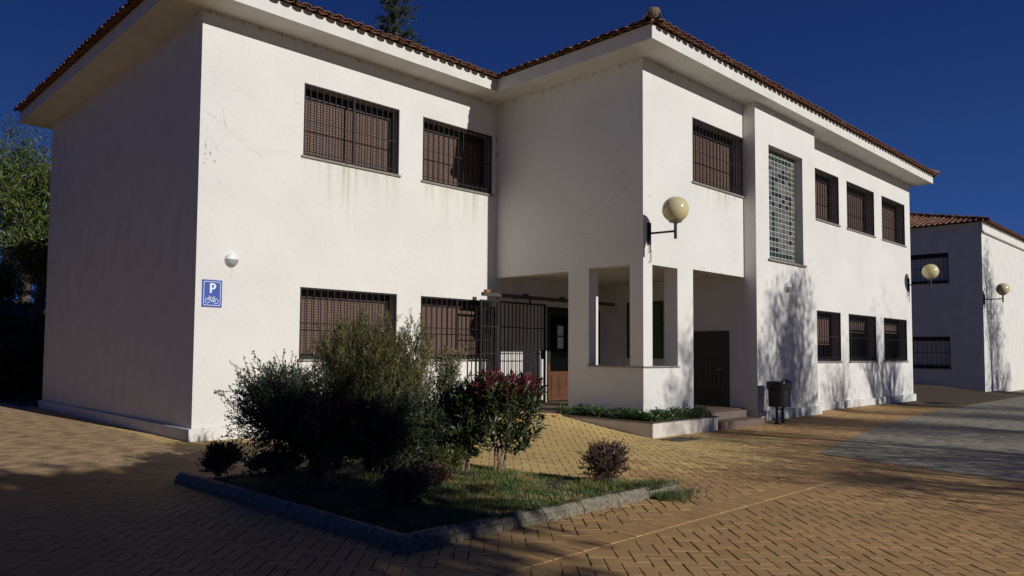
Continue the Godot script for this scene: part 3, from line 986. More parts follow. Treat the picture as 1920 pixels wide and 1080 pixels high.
# ------------------------------------------------------------------ the main building
func build_main_house() -> void:
	var h := thing("white_building", "large white two-storey building with red tiled hip roof and barred windows", "building")
	# upper and lower window rows
	var U := [4.645, 5.888]
	var Lw := [1.222, 2.425]
	var w1 := [[1.78, 3.80], [4.37, 6.24]]
	# front of the left wing
	var mb := MB.new()
	var holes := []
	for q in w1:
		holes.append([q[0], q[1], U[0], U[1]])
		holes.append([q[0], q[1], Lw[0], Lw[1]])
	wall(mb, "x", 0.0, 1.0, 0.0, A, -0.05, H, 0.3, holes)
	part("wall", mb, wall_mat(0.0, A, {
		"drips": [[2.55, 2.95, 4.6, 1.5, 0.10, 2.0], [1.8, 3.8, 4.6, 1.0, 0.045, 1.2], [4.4, 6.2, 4.6, 1.1, 0.06, 1.4], [2.0, 3.7, 1.18, 0.5, 0.04, 1.0], [0.53, 0.57, 2.68, 0.35, 0.12, 0.5]],
		"specks": [[0.0, A, 6.59, 0.012, 110], [6.35, A, 5.9, 0.5, 25], [0.05, 0.4, 4.6, 0.4, 12]],
		"cracks": [[0.05, 5.05, 0.45, 4.9, 0.35], [0.35, 5.1, 0.42, 4.75, 0.4], [0.5, 4.75, 1.0, 4.55, 0.3], [1.0, 4.55, 1.7, 4.62, 0.3], [0.1, 4.75, 0.35, 4.35, 0.3], [1.6, 5.5, 1.76, 5.5, 0.3], [1.62, 5.5, 1.6, 5.75, 0.25]],
		"patches": [[0.15, 4.5, 0.25, 0.02], [0.35, 4.8, 0.2, 0.025]]}, 101), h)
	# end wall at the left, back wall and right end wall
	mb = MB.new()
	wall(mb, "z", 0.0, -1.0, ZB, -0.3, -0.05, H, 0.3, [])
	part("wall", mb, M.plaster, h)
	mb = MB.new()
	wall(mb, "x", ZB, -1.0, 0.3, XE - 0.3, -0.05, H, 0.3, [])
	wall(mb, "z", XE, 1.0, ZB, B - 0.3, -0.05, H, 0.3, [])
	part("wall", mb, M.plaster, h)
	# flank of the projecting block above the porch (and the porch piers below)
	mb = MB.new()
	wall(mb, "z", A, -1.0, 0.0, B, -0.05, H, 0.28, [[0.0, 1.95, -0.05, 2.915], [2.437, 3.342, 1.146, 2.935]])
	part("wall", mb, wall_mat(0.0, B, {
		"drips": [[0.1, 3.5, 6.55, 0.6, 0.03, 0.8]],
		"specks": [[0.0, B, 6.59, 0.014, 70], [0.0, 0.04, 6.0, 0.6, 25]],
		"cracks": [[2.2, 3.95, 3.0, 4.15, 0.45], [2.95, 4.15, 3.3, 4.3, 0.45], [3.0, 4.45, 3.4, 4.75, 0.3], [1.7, 3.6, 2.5, 3.62, 0.4], [2.5, 3.62, 2.9, 3.85, 0.35], [2.0, 4.5, 3.5, 4.55, 0.1]],
		"patches": [[3.1, 4.5, 0.3, 0.05]]}, 102), h)
	# front of the projecting block, first bay
	mb = MB.new()
	wall(mb, "x", B, 1.0, A + 0.28, 10.03, -0.05, H, 0.28, [[A + 0.2, 7.48, 1.146, 2.935], [8.02, 10.1, -0.1, 2.965], [8.03, 10.1, U[0], U[1]]])
	part("wall", mb, wall_mat(A, 10.03, {
		"drips": [[8.9, 9.7, 4.6, 0.6, 0.08, 1.8], [8.1, 10.0, 4.6, 0.5, 0.04, 1.2]],
		"specks": [[A, 10.0, 6.59, 0.012, 60], [A + 0.05, A + 0.25, 3.1, 0.5, 22], [8.1, 9.3, 3.03, 0.02, 10]],
		"cracks": [[A + 0.05, 4.3, A + 0.1, 3.9, 0.3]],
		"patches": [[A + 0.12, 4.6, 0.12, 0.1]]}, 103), h)
	# stair pilaster with the glass block window
	mb = MB.new()
	wall(mb, "x", PIL, 1.0, 10.03, 12.987, -0.05, H, 0.42, [[10.63, 12.304, 3.384, 5.826]])
	part("wall", mb, wall_mat(10.03, 12.987, {"drips": [[10.7, 12.3, 3.33, 0.4, 0.03, 0.8]], "specks": [[10.03, 12.98, 6.59, 0.012, 50]], "cracks": [[12.6, 2.2, 12.8, 2.9, 0.15]]}, 104), h)
	# last bay
	mb = MB.new()
	var w3 := [[13.1, 15.1], [15.62, 17.59], [18.18, 20.13]]
	holes = []
	for q in w3:
		holes.append([q[0], q[1], U[0] + 0.02, U[1] + 0.02])
		holes.append([q[0], q[1], Lw[0], Lw[1] + 0.02])
	wall(mb, "x", B, 1.0, 12.987, XE, -0.05, H, 0.28, holes)
	part("wall", mb, wall_mat(12.987, XE, {"drips": [[13.2, 15.0, 4.6, 0.7, 0.03, 0.8], [18.2, 20.1, 4.6, 0.5, 0.03, 0.8]], "specks": [[12.98, XE, 6.59, 0.012, 90]], "cracks": [[13.9, 3.3, 14.2, 3.5, 0.3], [16.4, 3.1, 16.5, 2.9, 0.3]]}, 105), h)
	# porch: back wall, side wall, ceiling
	mb = MB.new()
	wall(mb, "x", 0.0, 1.0, A, 10.03, -0.05, 3.0, 0.3, [[8.0, 9.96, -0.1, 2.40]])
	wall(mb, "z", 10.032, -1.0, 0.0, PIL - 0.42, -0.05, 3.0, 0.2, [])
	part("porch_wall", mb, M.plaster, h)
	mb = MB.new()
	mb.box(Vector3(A + 0.28, 2.985, 0.0), Vector3(10.03, 3.2, B - 0.28))
	part("porch_ceiling", mb, M.plaster, h)
	# floors inside, so that the rooms are closed and dark
	mb = MB.new()
	mb.box(Vector3(0.3, 3.0, ZB + 0.3), Vector3(XE - 0.3, 3.2, -0.3))
	mb.box(Vector3(10.3, 3.0, -0.3), Vector3(XE - 0.3, 3.2, B - 0.5))
	mb.box(Vector3(0.3, -0.05, ZB + 0.3), Vector3(XE - 0.3, 0.0, -0.3))
	mb.box(Vector3(10.3, -0.05, -0.3), Vector3(XE - 0.3, 0.0, B - 0.5))
	mb.box(Vector3(4.0, 0.0, ZB + 0.3), Vector3(4.1, H, -0.3))
	mb.box(Vector3(0.3, 0.0, -3.0), Vector3(XE - 0.3, H, -2.9))
	part("floor", mb, M.room, h)
	# plinths
	mb = MB.new()
	mb.cbox(Vector3(-0.064, -0.05, 0.002), Vector3(5.6, 0.185, 0.064), 0.008)
	part("plinth", mb, M.plaster, h)
	mb = MB.new()
	mb.cbox(Vector3(-0.064, -0.05, ZB - 0.06), Vector3(-0.002, 0.185, 0.0019), 0.008)
	part("plinth", mb, M.plaster, h)
	mb = MB.new()
	mb.cbox(Vector3(13.05, -0.05, B + 0.002), Vector3(XE + 0.06, 0.235, B + 0.064), 0.008)
	part("plinth", mb, M.plaster, h)
	mb = MB.new()
	mb.cbox(Vector3(10.03, -0.05, PIL + 0.002), Vector3(13.05, 0.215, PIL + 0.064), 0.008)
	mb.cbox(Vector3(12.99, -0.05, B + 0.066), Vector3(13.05, 0.214, PIL + 0.001), 0.004)
	part("plinth", mb, M.plaster, h)
	# eaves: one closed box band with soffit and fascia
	mb = MB.new()
	mb.box(Vector3(-OV, H, ZB - OV), Vector3(0.15, FT, OV))
	mb.box(Vector3(0.15, H, -0.15), Vector3(A - OV, FT, OV))
	mb.box(Vector3(A - OV, H, -0.15), Vector3(A + 0.14, FT, B + OV))
	mb.box(Vector3(A + 0.14, H, B - 0.14), Vector3(XE + 0.33, FT, B + OV))
	mb.box(Vector3(XE - 0.15, H, ZB - OV), Vector3(XE + 0.33, FT, B - 0.14))
	mb.box(Vector3(0.15, H, ZB - OV), Vector3(XE - 0.15, FT, ZB + 0.15))
	part("eave", mb, M.plaster, h)
	# roof
	var xr := XE + 0.33
	var ro := roof(h, [[-OV, xr, ZB - OV, OV], [A - OV, xr, ZB - OV, B + OV]], FT + 0.005, [
		[Vector2(-OV, ZB - OV), Vector2(-OV, OV), Vector2(1, 0), 1, 0.0, 99.0],
		[Vector2(-OV, OV), Vector2(A - OV, OV), Vector2(0, -1), 1, 0.0, 99.0],
		[Vector2(A - OV, OV), Vector2(A - OV, B + OV), Vector2(1, 0), 1, 0.0, 99.0],
		[Vector2(A - OV, B + OV), Vector2(xr, B + OV), Vector2(0, -1), 1, 0.0, 99.0],
		[Vector2(xr, ZB - OV), Vector2(xr, B + OV), Vector2(-1, 0), 0, 0.0, 99.0],
		[Vector2(-OV, ZB - OV), Vector2(xr, ZB - OV), Vector2(0, 1), 0, 0.0, 99.0]], 7)
	hip_caps(ro, Vector3(A - OV - 0.1, FT + 0.05, B + OV + 0.1), Vector2(0.7071, -0.7071), 12)
	hip_caps(ro, Vector3(-OV - 0.1, FT + 0.05, OV + 0.1), Vector2(0.7071, -0.7071), 12)
	hip_caps(ro, Vector3(xr + 0.1, FT + 0.05, B + OV + 0.1), Vector2(-0.7071, -0.7071), 12)
	var lm := MB.new()
	lump(lm, Vector3(A - OV - 0.06, FT + 0.13, B + OV + 0.06), Vector3(0.12, 0.09, 0.12), 4)
	part("mortar_lump", lm, M.mortar, ro)
	# windows
	var nb := [14, 13]
	for k in 2:
		window(h, "x", 0.0, 1.0, w1[k][0], w1[k][1], U[0], U[1], 1.0, nb[k] + (1 if k == 0 else 0), k == 0)
		window(h, "x", 0.0, 1.0, w1[k][0], w1[k][1], Lw[0], Lw[1], 1.0, nb[k], k == 1)
	window(h, "x", B, 1.0, 8.03, 10.02, U[0], U[1], 1.0, 14, false)
	var dn := [0.62, 0.27, 0.22]
	for k in 3:
		window(h, "x", B, 1.0, w3[k][0], w3[k][1], U[0] + 0.02, U[1] + 0.02, 1.0, 13, false)
		window(h, "x", B, 1.0, w3[k][0], w3[k][1], Lw[0], Lw[1] + 0.02, dn[k], 13, false)
	# glass block window
	var gw := holder("glass_block_window", h)
	var rows := 22
	var cols := 10
	var cw := (12.304 - 10.63) / cols
	var chh := (5.826 - 3.384) / rows
	var bm := MB.new()
	bm.cbox(Vector3(0.006, 0.005, 0), Vector3(cw - 0.006, chh - 0.005, 0.06), 0.003)
	var bmesh := bm.mesh()
	var grid := MB.new()
	grid.box(Vector3(10.634, 3.388, PIL - 0.23), Vector3(12.300, 5.822, PIL - 0.183))
	part("mortar_grid", grid, mat(lin(0.5, 0.5, 0.47), 0.9), gw)
	var tex := noise_tex(128, 0.2, [[0.0, Color(0.45, 0.45, 0.43)], [1.0, Color(0.95, 0.95, 0.92)]], 61, 3)
	var mk := func(r_: float, g_: float, b_: float) -> StandardMaterial3D:
		var m := triplanar(mat(lin(r_, g_, b_), 0.4), tex, 6.0)
		return m
	var bg := [mk.call(0.23, 0.23, 0.21), mk.call(0.18, 0.18, 0.165), mk.call(0.28, 0.28, 0.255)]
	var bgreen: StandardMaterial3D = mk.call(0.018, 0.065, 0.028)
	var bdark: StandardMaterial3D = mk.call(0.016, 0.016, 0.02)
	var bolive: StandardMaterial3D = mk.call(0.10, 0.11, 0.03)
	var dark := {"0,3": 1, "1,3": 1, "2,3": 1, "4,5": 1, "5,4": 1, "6,4": 1, "6,3": 1, "7,4": 1, "6,5": 1, "3,5": 1, "0,8": 1, "4,8": 1, "5,8": 1, "1,9": 1, "2,9": 1, "7,8": 1, "0,10": 1, "3,10": 1, "6,9": 1, "5,10": 1, "7,10": 1, "3,12": 1, "2,17": 1, "3,17": 1, "4,17": 1, "2,19": 1, "3,19": 1, "4,19": 1}
	var gr := {"3,6": 1, "3,7": 1, "3,13": 1, "3,14": 1, "3,15": 1, "3,8": 1}
	for j in rows:
		for i in cols:
			var key := "%d,%d" % [i, j]
			var m: Material = bg[rng.randi() % 3]
			if (j == 1 or j == 20) and i < 9: m = bgreen if rng.randf() < 0.8 else bdark
			elif dark.has(key): m = bdark
			elif gr.has(key): m = bgreen
			elif i == 8 and j > 2 and rng.randf() < 0.75: m = bolive if rng.randf() < 0.5 else bdark
			var o := part("glass_block", bmesh, m, gw)
			o.position = Vector3(10.63 + i * cw, 5.826 - (j + 1) * chh, PIL - 0.24)
	var sl := MB.new()
	sl.cbox(Vector3(10.55, 3.345, PIL - 0.17), Vector3(12.38, 3.384, PIL + 0.05), 0.005)
	part("sill", sl, M.sill, gw)
	# sill round the porch corner window
	sl = MB.new()
	sl.cbox(Vector3(A - 0.03, 1.122, 2.40), Vector3(A + 0.29, 1.148, B + 0.03), 0.005)
	sl.cbox(Vector3(A + 0.29, 1.122, B - 0.29), Vector3(7.52, 1.148, B + 0.03), 0.005)
	part("sill", sl, M.sill, h)
	# entrance doors on the back wall of the porch
	var d1 := holder("entrance_door", h)
	var fm := MB.new()
	fm.box(Vector3(8.003, 0.28, -0.09), Vector3(8.07, 2.398, -0.015))
	fm.box(Vector3(9.89, 0.28, -0.09), Vector3(9.957, 2.398, -0.015))
	fm.box(Vector3(8.07, 2.33, -0.09), Vector3(9.89, 2.398, -0.015))
	part("frame", fm, M.darkwood, d1)
	for k in 2:
		var x0 := 8.075 + k * 0.91
		var x1 := x0 + 0.9
		var wd := MB.new()
		wd.cbox(Vector3(x0, 0.29, -0.075), Vector3(x1, 0.95, -0.03), 0.006)
		wd.cbox(Vector3(x0, 0.952, -0.075), Vector3(x0 + 0.09, 1.12, -0.031), 0.004)
		for q in 3: wd.cbox(Vector3(x0 + 0.12 + q * 0.24, 0.40, -0.03), Vector3(x0 + 0.30 + q * 0.24, 0.86, -0.018), 0.006)
		part("door_panel", wd, M.wood, d1)
		var fr := MB.new()
		fr.box(Vector3(x0, 1.121, -0.074), Vector3(x0 + 0.09, 2.325, -0.032))
		fr.box(Vector3(x1 - 0.09, 0.952, -0.074), Vector3(x1, 2.325, -0.032))
		fr.box(Vector3(x0 + 0.091, 2.22, -0.074), Vector3(x1 - 0.091, 2.325, -0.032))
		part("door_frame", fr, M.darkwood, d1)
		var gl := MB.new()
		gl.box(Vector3(x0 + 0.091, 0.953, -0.06), Vector3(x1 - 0.091, 2.219, -0.052))
		part("pane", gl, M.glass, d1)
		var hd := MB.new()
		hd.tube(Vector3(x1 - 0.04 if k == 0 else x0 + 0.04, 1.2, 0.01), Vector3(x1 - 0.04 if k == 0 else x0 + 0.04, 1.45, 0.01), 0.012, 0.012, 8)
		part("handle", hd, M.steel, d1)
	var pp := MB.new()
	pp.box(Vector3(8.40, 1.76, -0.030), Vector3(8.60, 1.98, -0.027))
	pp.box(Vector3(8.40, 1.47, -0.030), Vector3(8.60, 1.73, -0.027))
	part("notice", pp, M.paper, d1)
	# service door in the side wall of the porch
	var d2 := holder("service_door", h)
	fm = MB.new()
	fm.box(Vector3(9.99, 0.281, 2.29), Vector3(10.031, 1.86, 2.345))
	fm.box(Vector3(9.99, 0.281, 3.215), Vector3(10.031, 1.86, 3.27))
	fm.box(Vector3(9.99, 1.80, 2.345), Vector3(10.031, 1.86, 3.215))
	part("frame", fm, M.darkwood, d2)
	var dp := MB.new()
	dp.box(Vector3(10.016, 0.285, 2.346), Vector3(10.030, 1.798, 3.214))
	part("door_leaf", dp, M.darkwood, d2)
	for k in 7:
		var bd := MB.new()
		bd.cbox(Vector3(10.004, 0.70, 2.42 + k * 0.096), Vector3(10.0159, 1.30, 2.42 + k * 0.096 + 0.09), 0.003)
		part("board", bd, M.darkwood, d2)
	for k in 9:
		var lv := MB.new()
		lv.cbox(Vector3(10.002, 0.34 + k * 0.034, 2.43), Vector3(10.0158, 0.34 + k * 0.034 + 0.022, 3.08), 0.004)
		part("louvre", lv, M.darkwood, d2)
	var hd2 := MB.new()
	hd2.tube(Vector3(9.97, 1.05, 3.13), Vector3(9.97, 1.05, 3.01), 0.01, 0.01, 8)
	hd2.tube(Vector3(10.01, 1.05, 3.13), Vector3(9.965, 1.05, 3.13), 0.011, 0.011, 8)
	hd2.tube(Vector3(10.01, 0.95, 3.13), Vector3(9.985, 0.95, 3.13), 0.014, 0.014, 8)
	part("handle", hd2, M.steel, d2)
	# porch floor and steps
	mb = MB.new()
	mb.cbox(Vector3(5.85, -0.05, 0.02), Vector3(A - 0.002, 0.272, 1.96), 0.01)
	mb.box(Vector3(A, -0.05, 0.002), Vector3(10.03, 0.28, B - 0.002))
	part("porch_floor", mb, M.stone, h)
	mb = MB.new()
	mb.cbox(Vector3(7.93, 0.05, B), Vector3(9.62, 0.275, 3.86), 0.012)
	part("step", mb, M.stone, h)
	mb = MB.new()
	mb.cbox(Vector3(7.93, -0.05, 3.861), Vector3(9.60, 0.135, 4.24), 0.012)
	part("step", mb, M.stone, h)

# ------------------------------------------------------------------ the building at the right behind
func build_second_house() -> void:
	var h := thing("far_building", "second white building at the right with a tiled hip roof and grilled windows", "building")
	var x0 := 29.0
	var z1 := 3.6
	var hh := 6.5
	var mb := MB.new()
	var wz := [0.35, 2.48]
	wall(mb, "z", x0, -1.0, -9.0, z1 - 0.3, -0.05, hh, 0.3, [[wz[0], wz[1], 4.26, 5.45], [wz[0], wz[1], 0.9, 2.15], [-3.6, -1.5, 4.26, 5.45], [-3.6, -1.5, 0.9, 2.15]])
	part("wall", mb, M.plaster, h)
	mb = MB.new()
	wall(mb, "x", z1, 1.0, x0, 48.0, -0.05, hh, 0.3, [[41.0, 43.0, 4.26, 5.45], [41.0, 43.0, 0.9, 2.15]])
	wall(mb, "x", -9.0, -1.0, x0 + 0.3, 48.0, -0.05, hh, 0.3, [])
	wall(mb, "z", 48.0, 1.0, -9.0, z1 - 0.3, -0.05, hh, 0.3, [])
	part("wall", mb, M.plaster, h)
	mb = MB.new()
	mb.cbox(Vector3(x0 - 0.07, hh - 0.38, z1 + 0.002), Vector3(48.1, hh - 0.30, z1 + 0.1), 0.02)
	mb.cbox(Vector3(x0 - 0.07, hh - 0.30, z1 + 0.002), Vector3(48.1, hh - 0.001, z1 + 0.06), 0.01)
	mb.box(Vector3(x0 - 0.06, hh, -9.06), Vector3(48.06, hh + 0.03, z1 + 0.08))
	part("cornice", mb, M.plaster, h)
	mb = MB.new()
	mb.box(Vector3(x0 + 0.3, 3.0, -8.7), Vector3(47.7, 3.2, 3.3))
	part("floor", mb, M.room, h)
	for q in [[wz[0], wz[1]], [-3.6, -1.5]]:
		window(h, "z", x0, -1.0, q[0], q[1], 4.26, 5.45, 0.9, 12, false, 0.2, M.grey_shutter)
		window(h, "z", x0, -1.0, q[0], q[1], 0.9, 2.15, 0.9, 12, false, 0.2, M.grey_shutter)
	window(h, "x", z1, 1.0, 41.0, 43.0, 4.26, 5.45, 1.0, 13, false)
	window(h, "x", z1, 1.0, 41.0, 43.0, 0.9, 2.15, 1.0, 13, false)
	var ro := roof(h, [[x0 - 0.12, 48.1, -9.1, z1 + 0.14]], hh + 0.035, [
		[Vector2(x0 - 0.12, -9.1), Vector2(x0 - 0.12, z1 + 0.14), Vector2(1, 0), 8, 9.3, 99.0],
		[Vector2(x0 - 0.12, z1 + 0.14), Vector2(48.1, z1 + 0.14), Vector2(0, -1), 1, 0.0, 14.0],
		[Vector2(48.1, -9.1), Vector2(48.1, z1 + 0.14), Vector2(-1, 0), 0, 0.0, 0.0],
		[Vector2(x0 - 0.12, -9.1), Vector2(48.1, -9.1), Vector2(0, 1), 0, 0.0, 0.0]], 19)
	hip_caps(ro, Vector3(x0 - 0.2, hh + 0.07, z1 + 0.22), Vector2(0.7071, -0.7071), 22)
	# kerbed path strip at its foot
	mb = MB.new()
	mb.cbox(Vector3(25.2, -0.05, -9.0), Vector3(28.99, 0.07, 2.6), 0.02)
	structure("path", mb, M.concrete, "narrow concrete path between the two white buildings")

# ------------------------------------------------------------------ things at the porch
func build_porch_things() -> void:
	# raised planter wrapping the corner
	var p := thing("raised_planter", "low whitewashed planter wall wrapping the porch corner", "planter")
	var mb := MB.new()
	mb.cbox(Vector3(5.83, -0.05, 1.97), Vector3(5.97, 0.235, 4.17), 0.008)
	mb.cbox(Vector3(5.971, -0.05, 4.03), Vector3(7.915, 0.235, 4.17), 0.008)
	mb.box(Vector3(7.78, -0.05, B + 0.002), Vector3(7.915, 0.234, 4.029))
	part("planter_wall", mb, M.ledge, p)
	mb = MB.new()
	mb.cbox(Vector3(5.815, 0.236, 1.96), Vector3(5.985, 0.25, 4.185), 0.004)
	mb.cbox(Vector3(5.986, 0.236, 4.015), Vector3(7.93, 0.25, 4.185), 0.004)
	part("coping", mb, M.stone, p)
	mb = MB.new()
	mb.box(Vector3(5.972, -0.05, 1.98), Vector3(A - 0.002, 0.18, 4.028))
	mb.box(Vector3(A, -0.05, B + 0.002), Vector3(7.778, 0.18, 4.028))
	part("soil", mb, M.soil, p)
	# ivy
	var iv := MB.new()
	var r := RandomNumberGenerator.new()
	r.seed = 55
	for k in 5200:
		var q: Vector3
		if r.randf() < 0.55: q = Vector3(r.randf_range(5.92, A - 0.02), 0, r.randf_range(2.05, 4.1))
		else: q = Vector3(r.randf_range(5.95, 7.75), 0, r.randf_range(B + 0.03, 4.14))
		if q.x > A - 0.01 and q.z < B + 0.02: continue
		var hgt := 0.17 + 0.10 * absf(sin(q.x * 5.3 + q.z * 3.7)) + 0.06 * r.randf()
		q.y = 0.2 + (hgt - 0.1) * pow(r.randf(), 0.5)
		var d := (rdir(r) + Vector3(0, 0.2, 0)).normalized()
		iv.leaf(q, d, (Vector3.UP + rdir(r) * 0.5).normalized(), r.randf_range(0.03, 0.06), r.randf_range(0.03, 0.05), jitter(Color(0.045, 0.085, 0.022), r, 0.4), 0.15)
	var ivy := part("ivy", iv, M.gloss_leaf, self)
	tag(ivy, "low green leafy ground cover filling the planter at the porch corner", "ground cover", "", "stuff")
	# sliding gate
	var g := thing("barred_gate", "dark iron barred gate standing open beside the porch entrance", "gate", Vector3(6.58, 0.28, 0.35))
	var fx0 := 5.60 - 6.58
	var fx1 := 7.55 - 6.58
	var gy := 2.13
	mb = MB.new()
	mb.box(Vector3(fx0, 0.02, -0.02), Vector3(fx0 + 0.04, gy, 0.02))
	mb.box(Vector3(fx1 - 0.04, 0.02, -0.02), Vector3(fx1, gy, 0.02))
	mb.box(Vector3(fx0 + 0.04, gy - 0.035, -0.018), Vector3(fx1 - 0.04, gy, 0.018))
	mb.box(Vector3(fx0 + 0.04, 0.02, -0.018), Vector3(fx1 - 0.04, 0.06, 0.018))
	part("gate_frame", mb, M.iron, g)
	for k in 16:
		mb = MB.new()
		var bx := lerpf(fx0 + 0.02, fx1 - 0.02, (k + 1) / 17.0)
		mb.box(Vector3(bx - 0.008, 0.06, -0.008), Vector3(bx + 0.008, gy - 0.035, 0.008))
		part("bar", mb, M.iron, g)
	for yy in [0.52, 1.06, 1.60]:
		mb = MB.new()
		mb.box(Vector3(fx0 + 0.04, yy - 0.01, 0.009), Vector3(fx1 - 0.04, yy + 0.01, 0.015))
		part("cross_bar", mb, M.iron, g)
	mb = MB.new()
	mb.box(Vector3(fx1 - 0.09, 0.95, -0.03), Vector3(fx1 - 0.041, 1.15, 0.03))
	part("lock_box", mb, M.iron, g)
	for k in 2:
		mb = MB.new()
		var bx := lerpf(fx0, fx1, 0.25 + 0.5 * k)
		mb.box(Vector3(bx - 0.02, gy, -0.01), Vector3(bx + 0.02, gy + 0.08, 0.01))
		mb.tube(Vector3(bx, gy + 0.085, -0.015), Vector3(bx, gy + 0.085, 0.015), 0.03, 0.03, 10)
		part("hanger", mb, M.iron, g)
	var t := thing("gate_rail", "rusty overhead rail of the barred gate running into the porch", "rail", Vector3(7.8, 2.49, 0.35))
	mb = MB.new()
	mb.box(Vector3(5.66 - 7.8, 0.0, -0.035), Vector3(2.2, 0.07, 0.035))
	part("channel", mb, M.rust, t)
	for k in 3:
		mb = MB.new()
		mb.box(Vector3(-0.9 + k * 1.2, 0.02, -0.349), Vector3(-0.82 + k * 1.2, 0.06, -0.035))
		mb.box(Vector3(-0.92 + k * 1.2, 0.07, -0.06), Vector3(-0.80 + k * 1.2, 0.11, 0.02))
		part("bracket", mb, M.rust, t)
	mb = MB.new()
	mb.cbox(Vector3(5.74 - 7.8, 0.071, -0.05), Vector3(5.86 - 7.8, 0.13, 0.03), 0.006)
	tag_brick(mb)
	# second gate leaf folded back against the wall
	g = thing("folded_gate_leaf", "narrow dark barred leaf folded against the wall behind the larger gate", "gate", Vector3(5.95, 0.25, 0.12))
	mb = MB.new()
	mb.box(Vector3(-0.25, 0.03, -0.015), Vector3(-0.22, 2.05, 0.015))
	mb.box(Vector3(0.26, 0.03, -0.015), Vector3(0.29, 2.05, 0.015))
	mb.box(Vector3(-0.22, 2.02, -0.014), Vector3(0.26, 2.05, 0.014))
	mb.box(Vector3(-0.22, 0.03, -0.014), Vector3(0.26, 0.06, 0.014))
	part("gate_frame", mb, M.iron, g)
	for k in 4:
		mb = MB.new()
		var bx2 := lerpf(-0.235, 0.275, (k + 1) / 5.0)
		mb.box(Vector3(bx2 - 0.008, 0.06, -0.008), Vector3(bx2 + 0.008, 2.02, 0.008))
		part("bar", mb, M.iron, g)
	for yy in [0.7, 1.35]:
		mb = MB.new()
		mb.box(Vector3(-0.22, yy, 0.009), Vector3(0.26, yy + 0.02, 0.014))
		part("cross_bar", mb, M.iron, g)
	# green board
	var b := thing("green_notice_board", "green notice board in a dark frame on the porch side wall", "notice board", Vector3(10.03, 1.26, 1.22))
	mb = MB.new()
	mb.box(Vector3(-0.05, 0.03, -0.44), Vector3(-0.001, 1.26, 0.44))
	part("board_face", mb, M.green, b)
	mb = MB.new()
	mb.box(Vector3(-0.06, 0.0, -0.47), Vector3(-0.001, 0.03, 0.47))
	mb.box(Vector3(-0.06, 1.26, -0.47), Vector3(-0.001, 1.29, 0.47))
	mb.box(Vector3(-0.06, 0.03, -0.47), Vector3(-0.001, 1.26, -0.441))
	mb.box(Vector3(-0.06, 0.03, 0.441), Vector3(-0.001, 1.26, 0.47))
	part("frame", mb, M.darkwood, b)

func tag_brick(mb: MB) -> void:
	var o := part("brick_piece", mb, M.brick, self)
	o.position = Vector3(7.8, 2.49, 0.35)
	tag(o, "small broken red brick lying on the end of the gate rail", "brick")

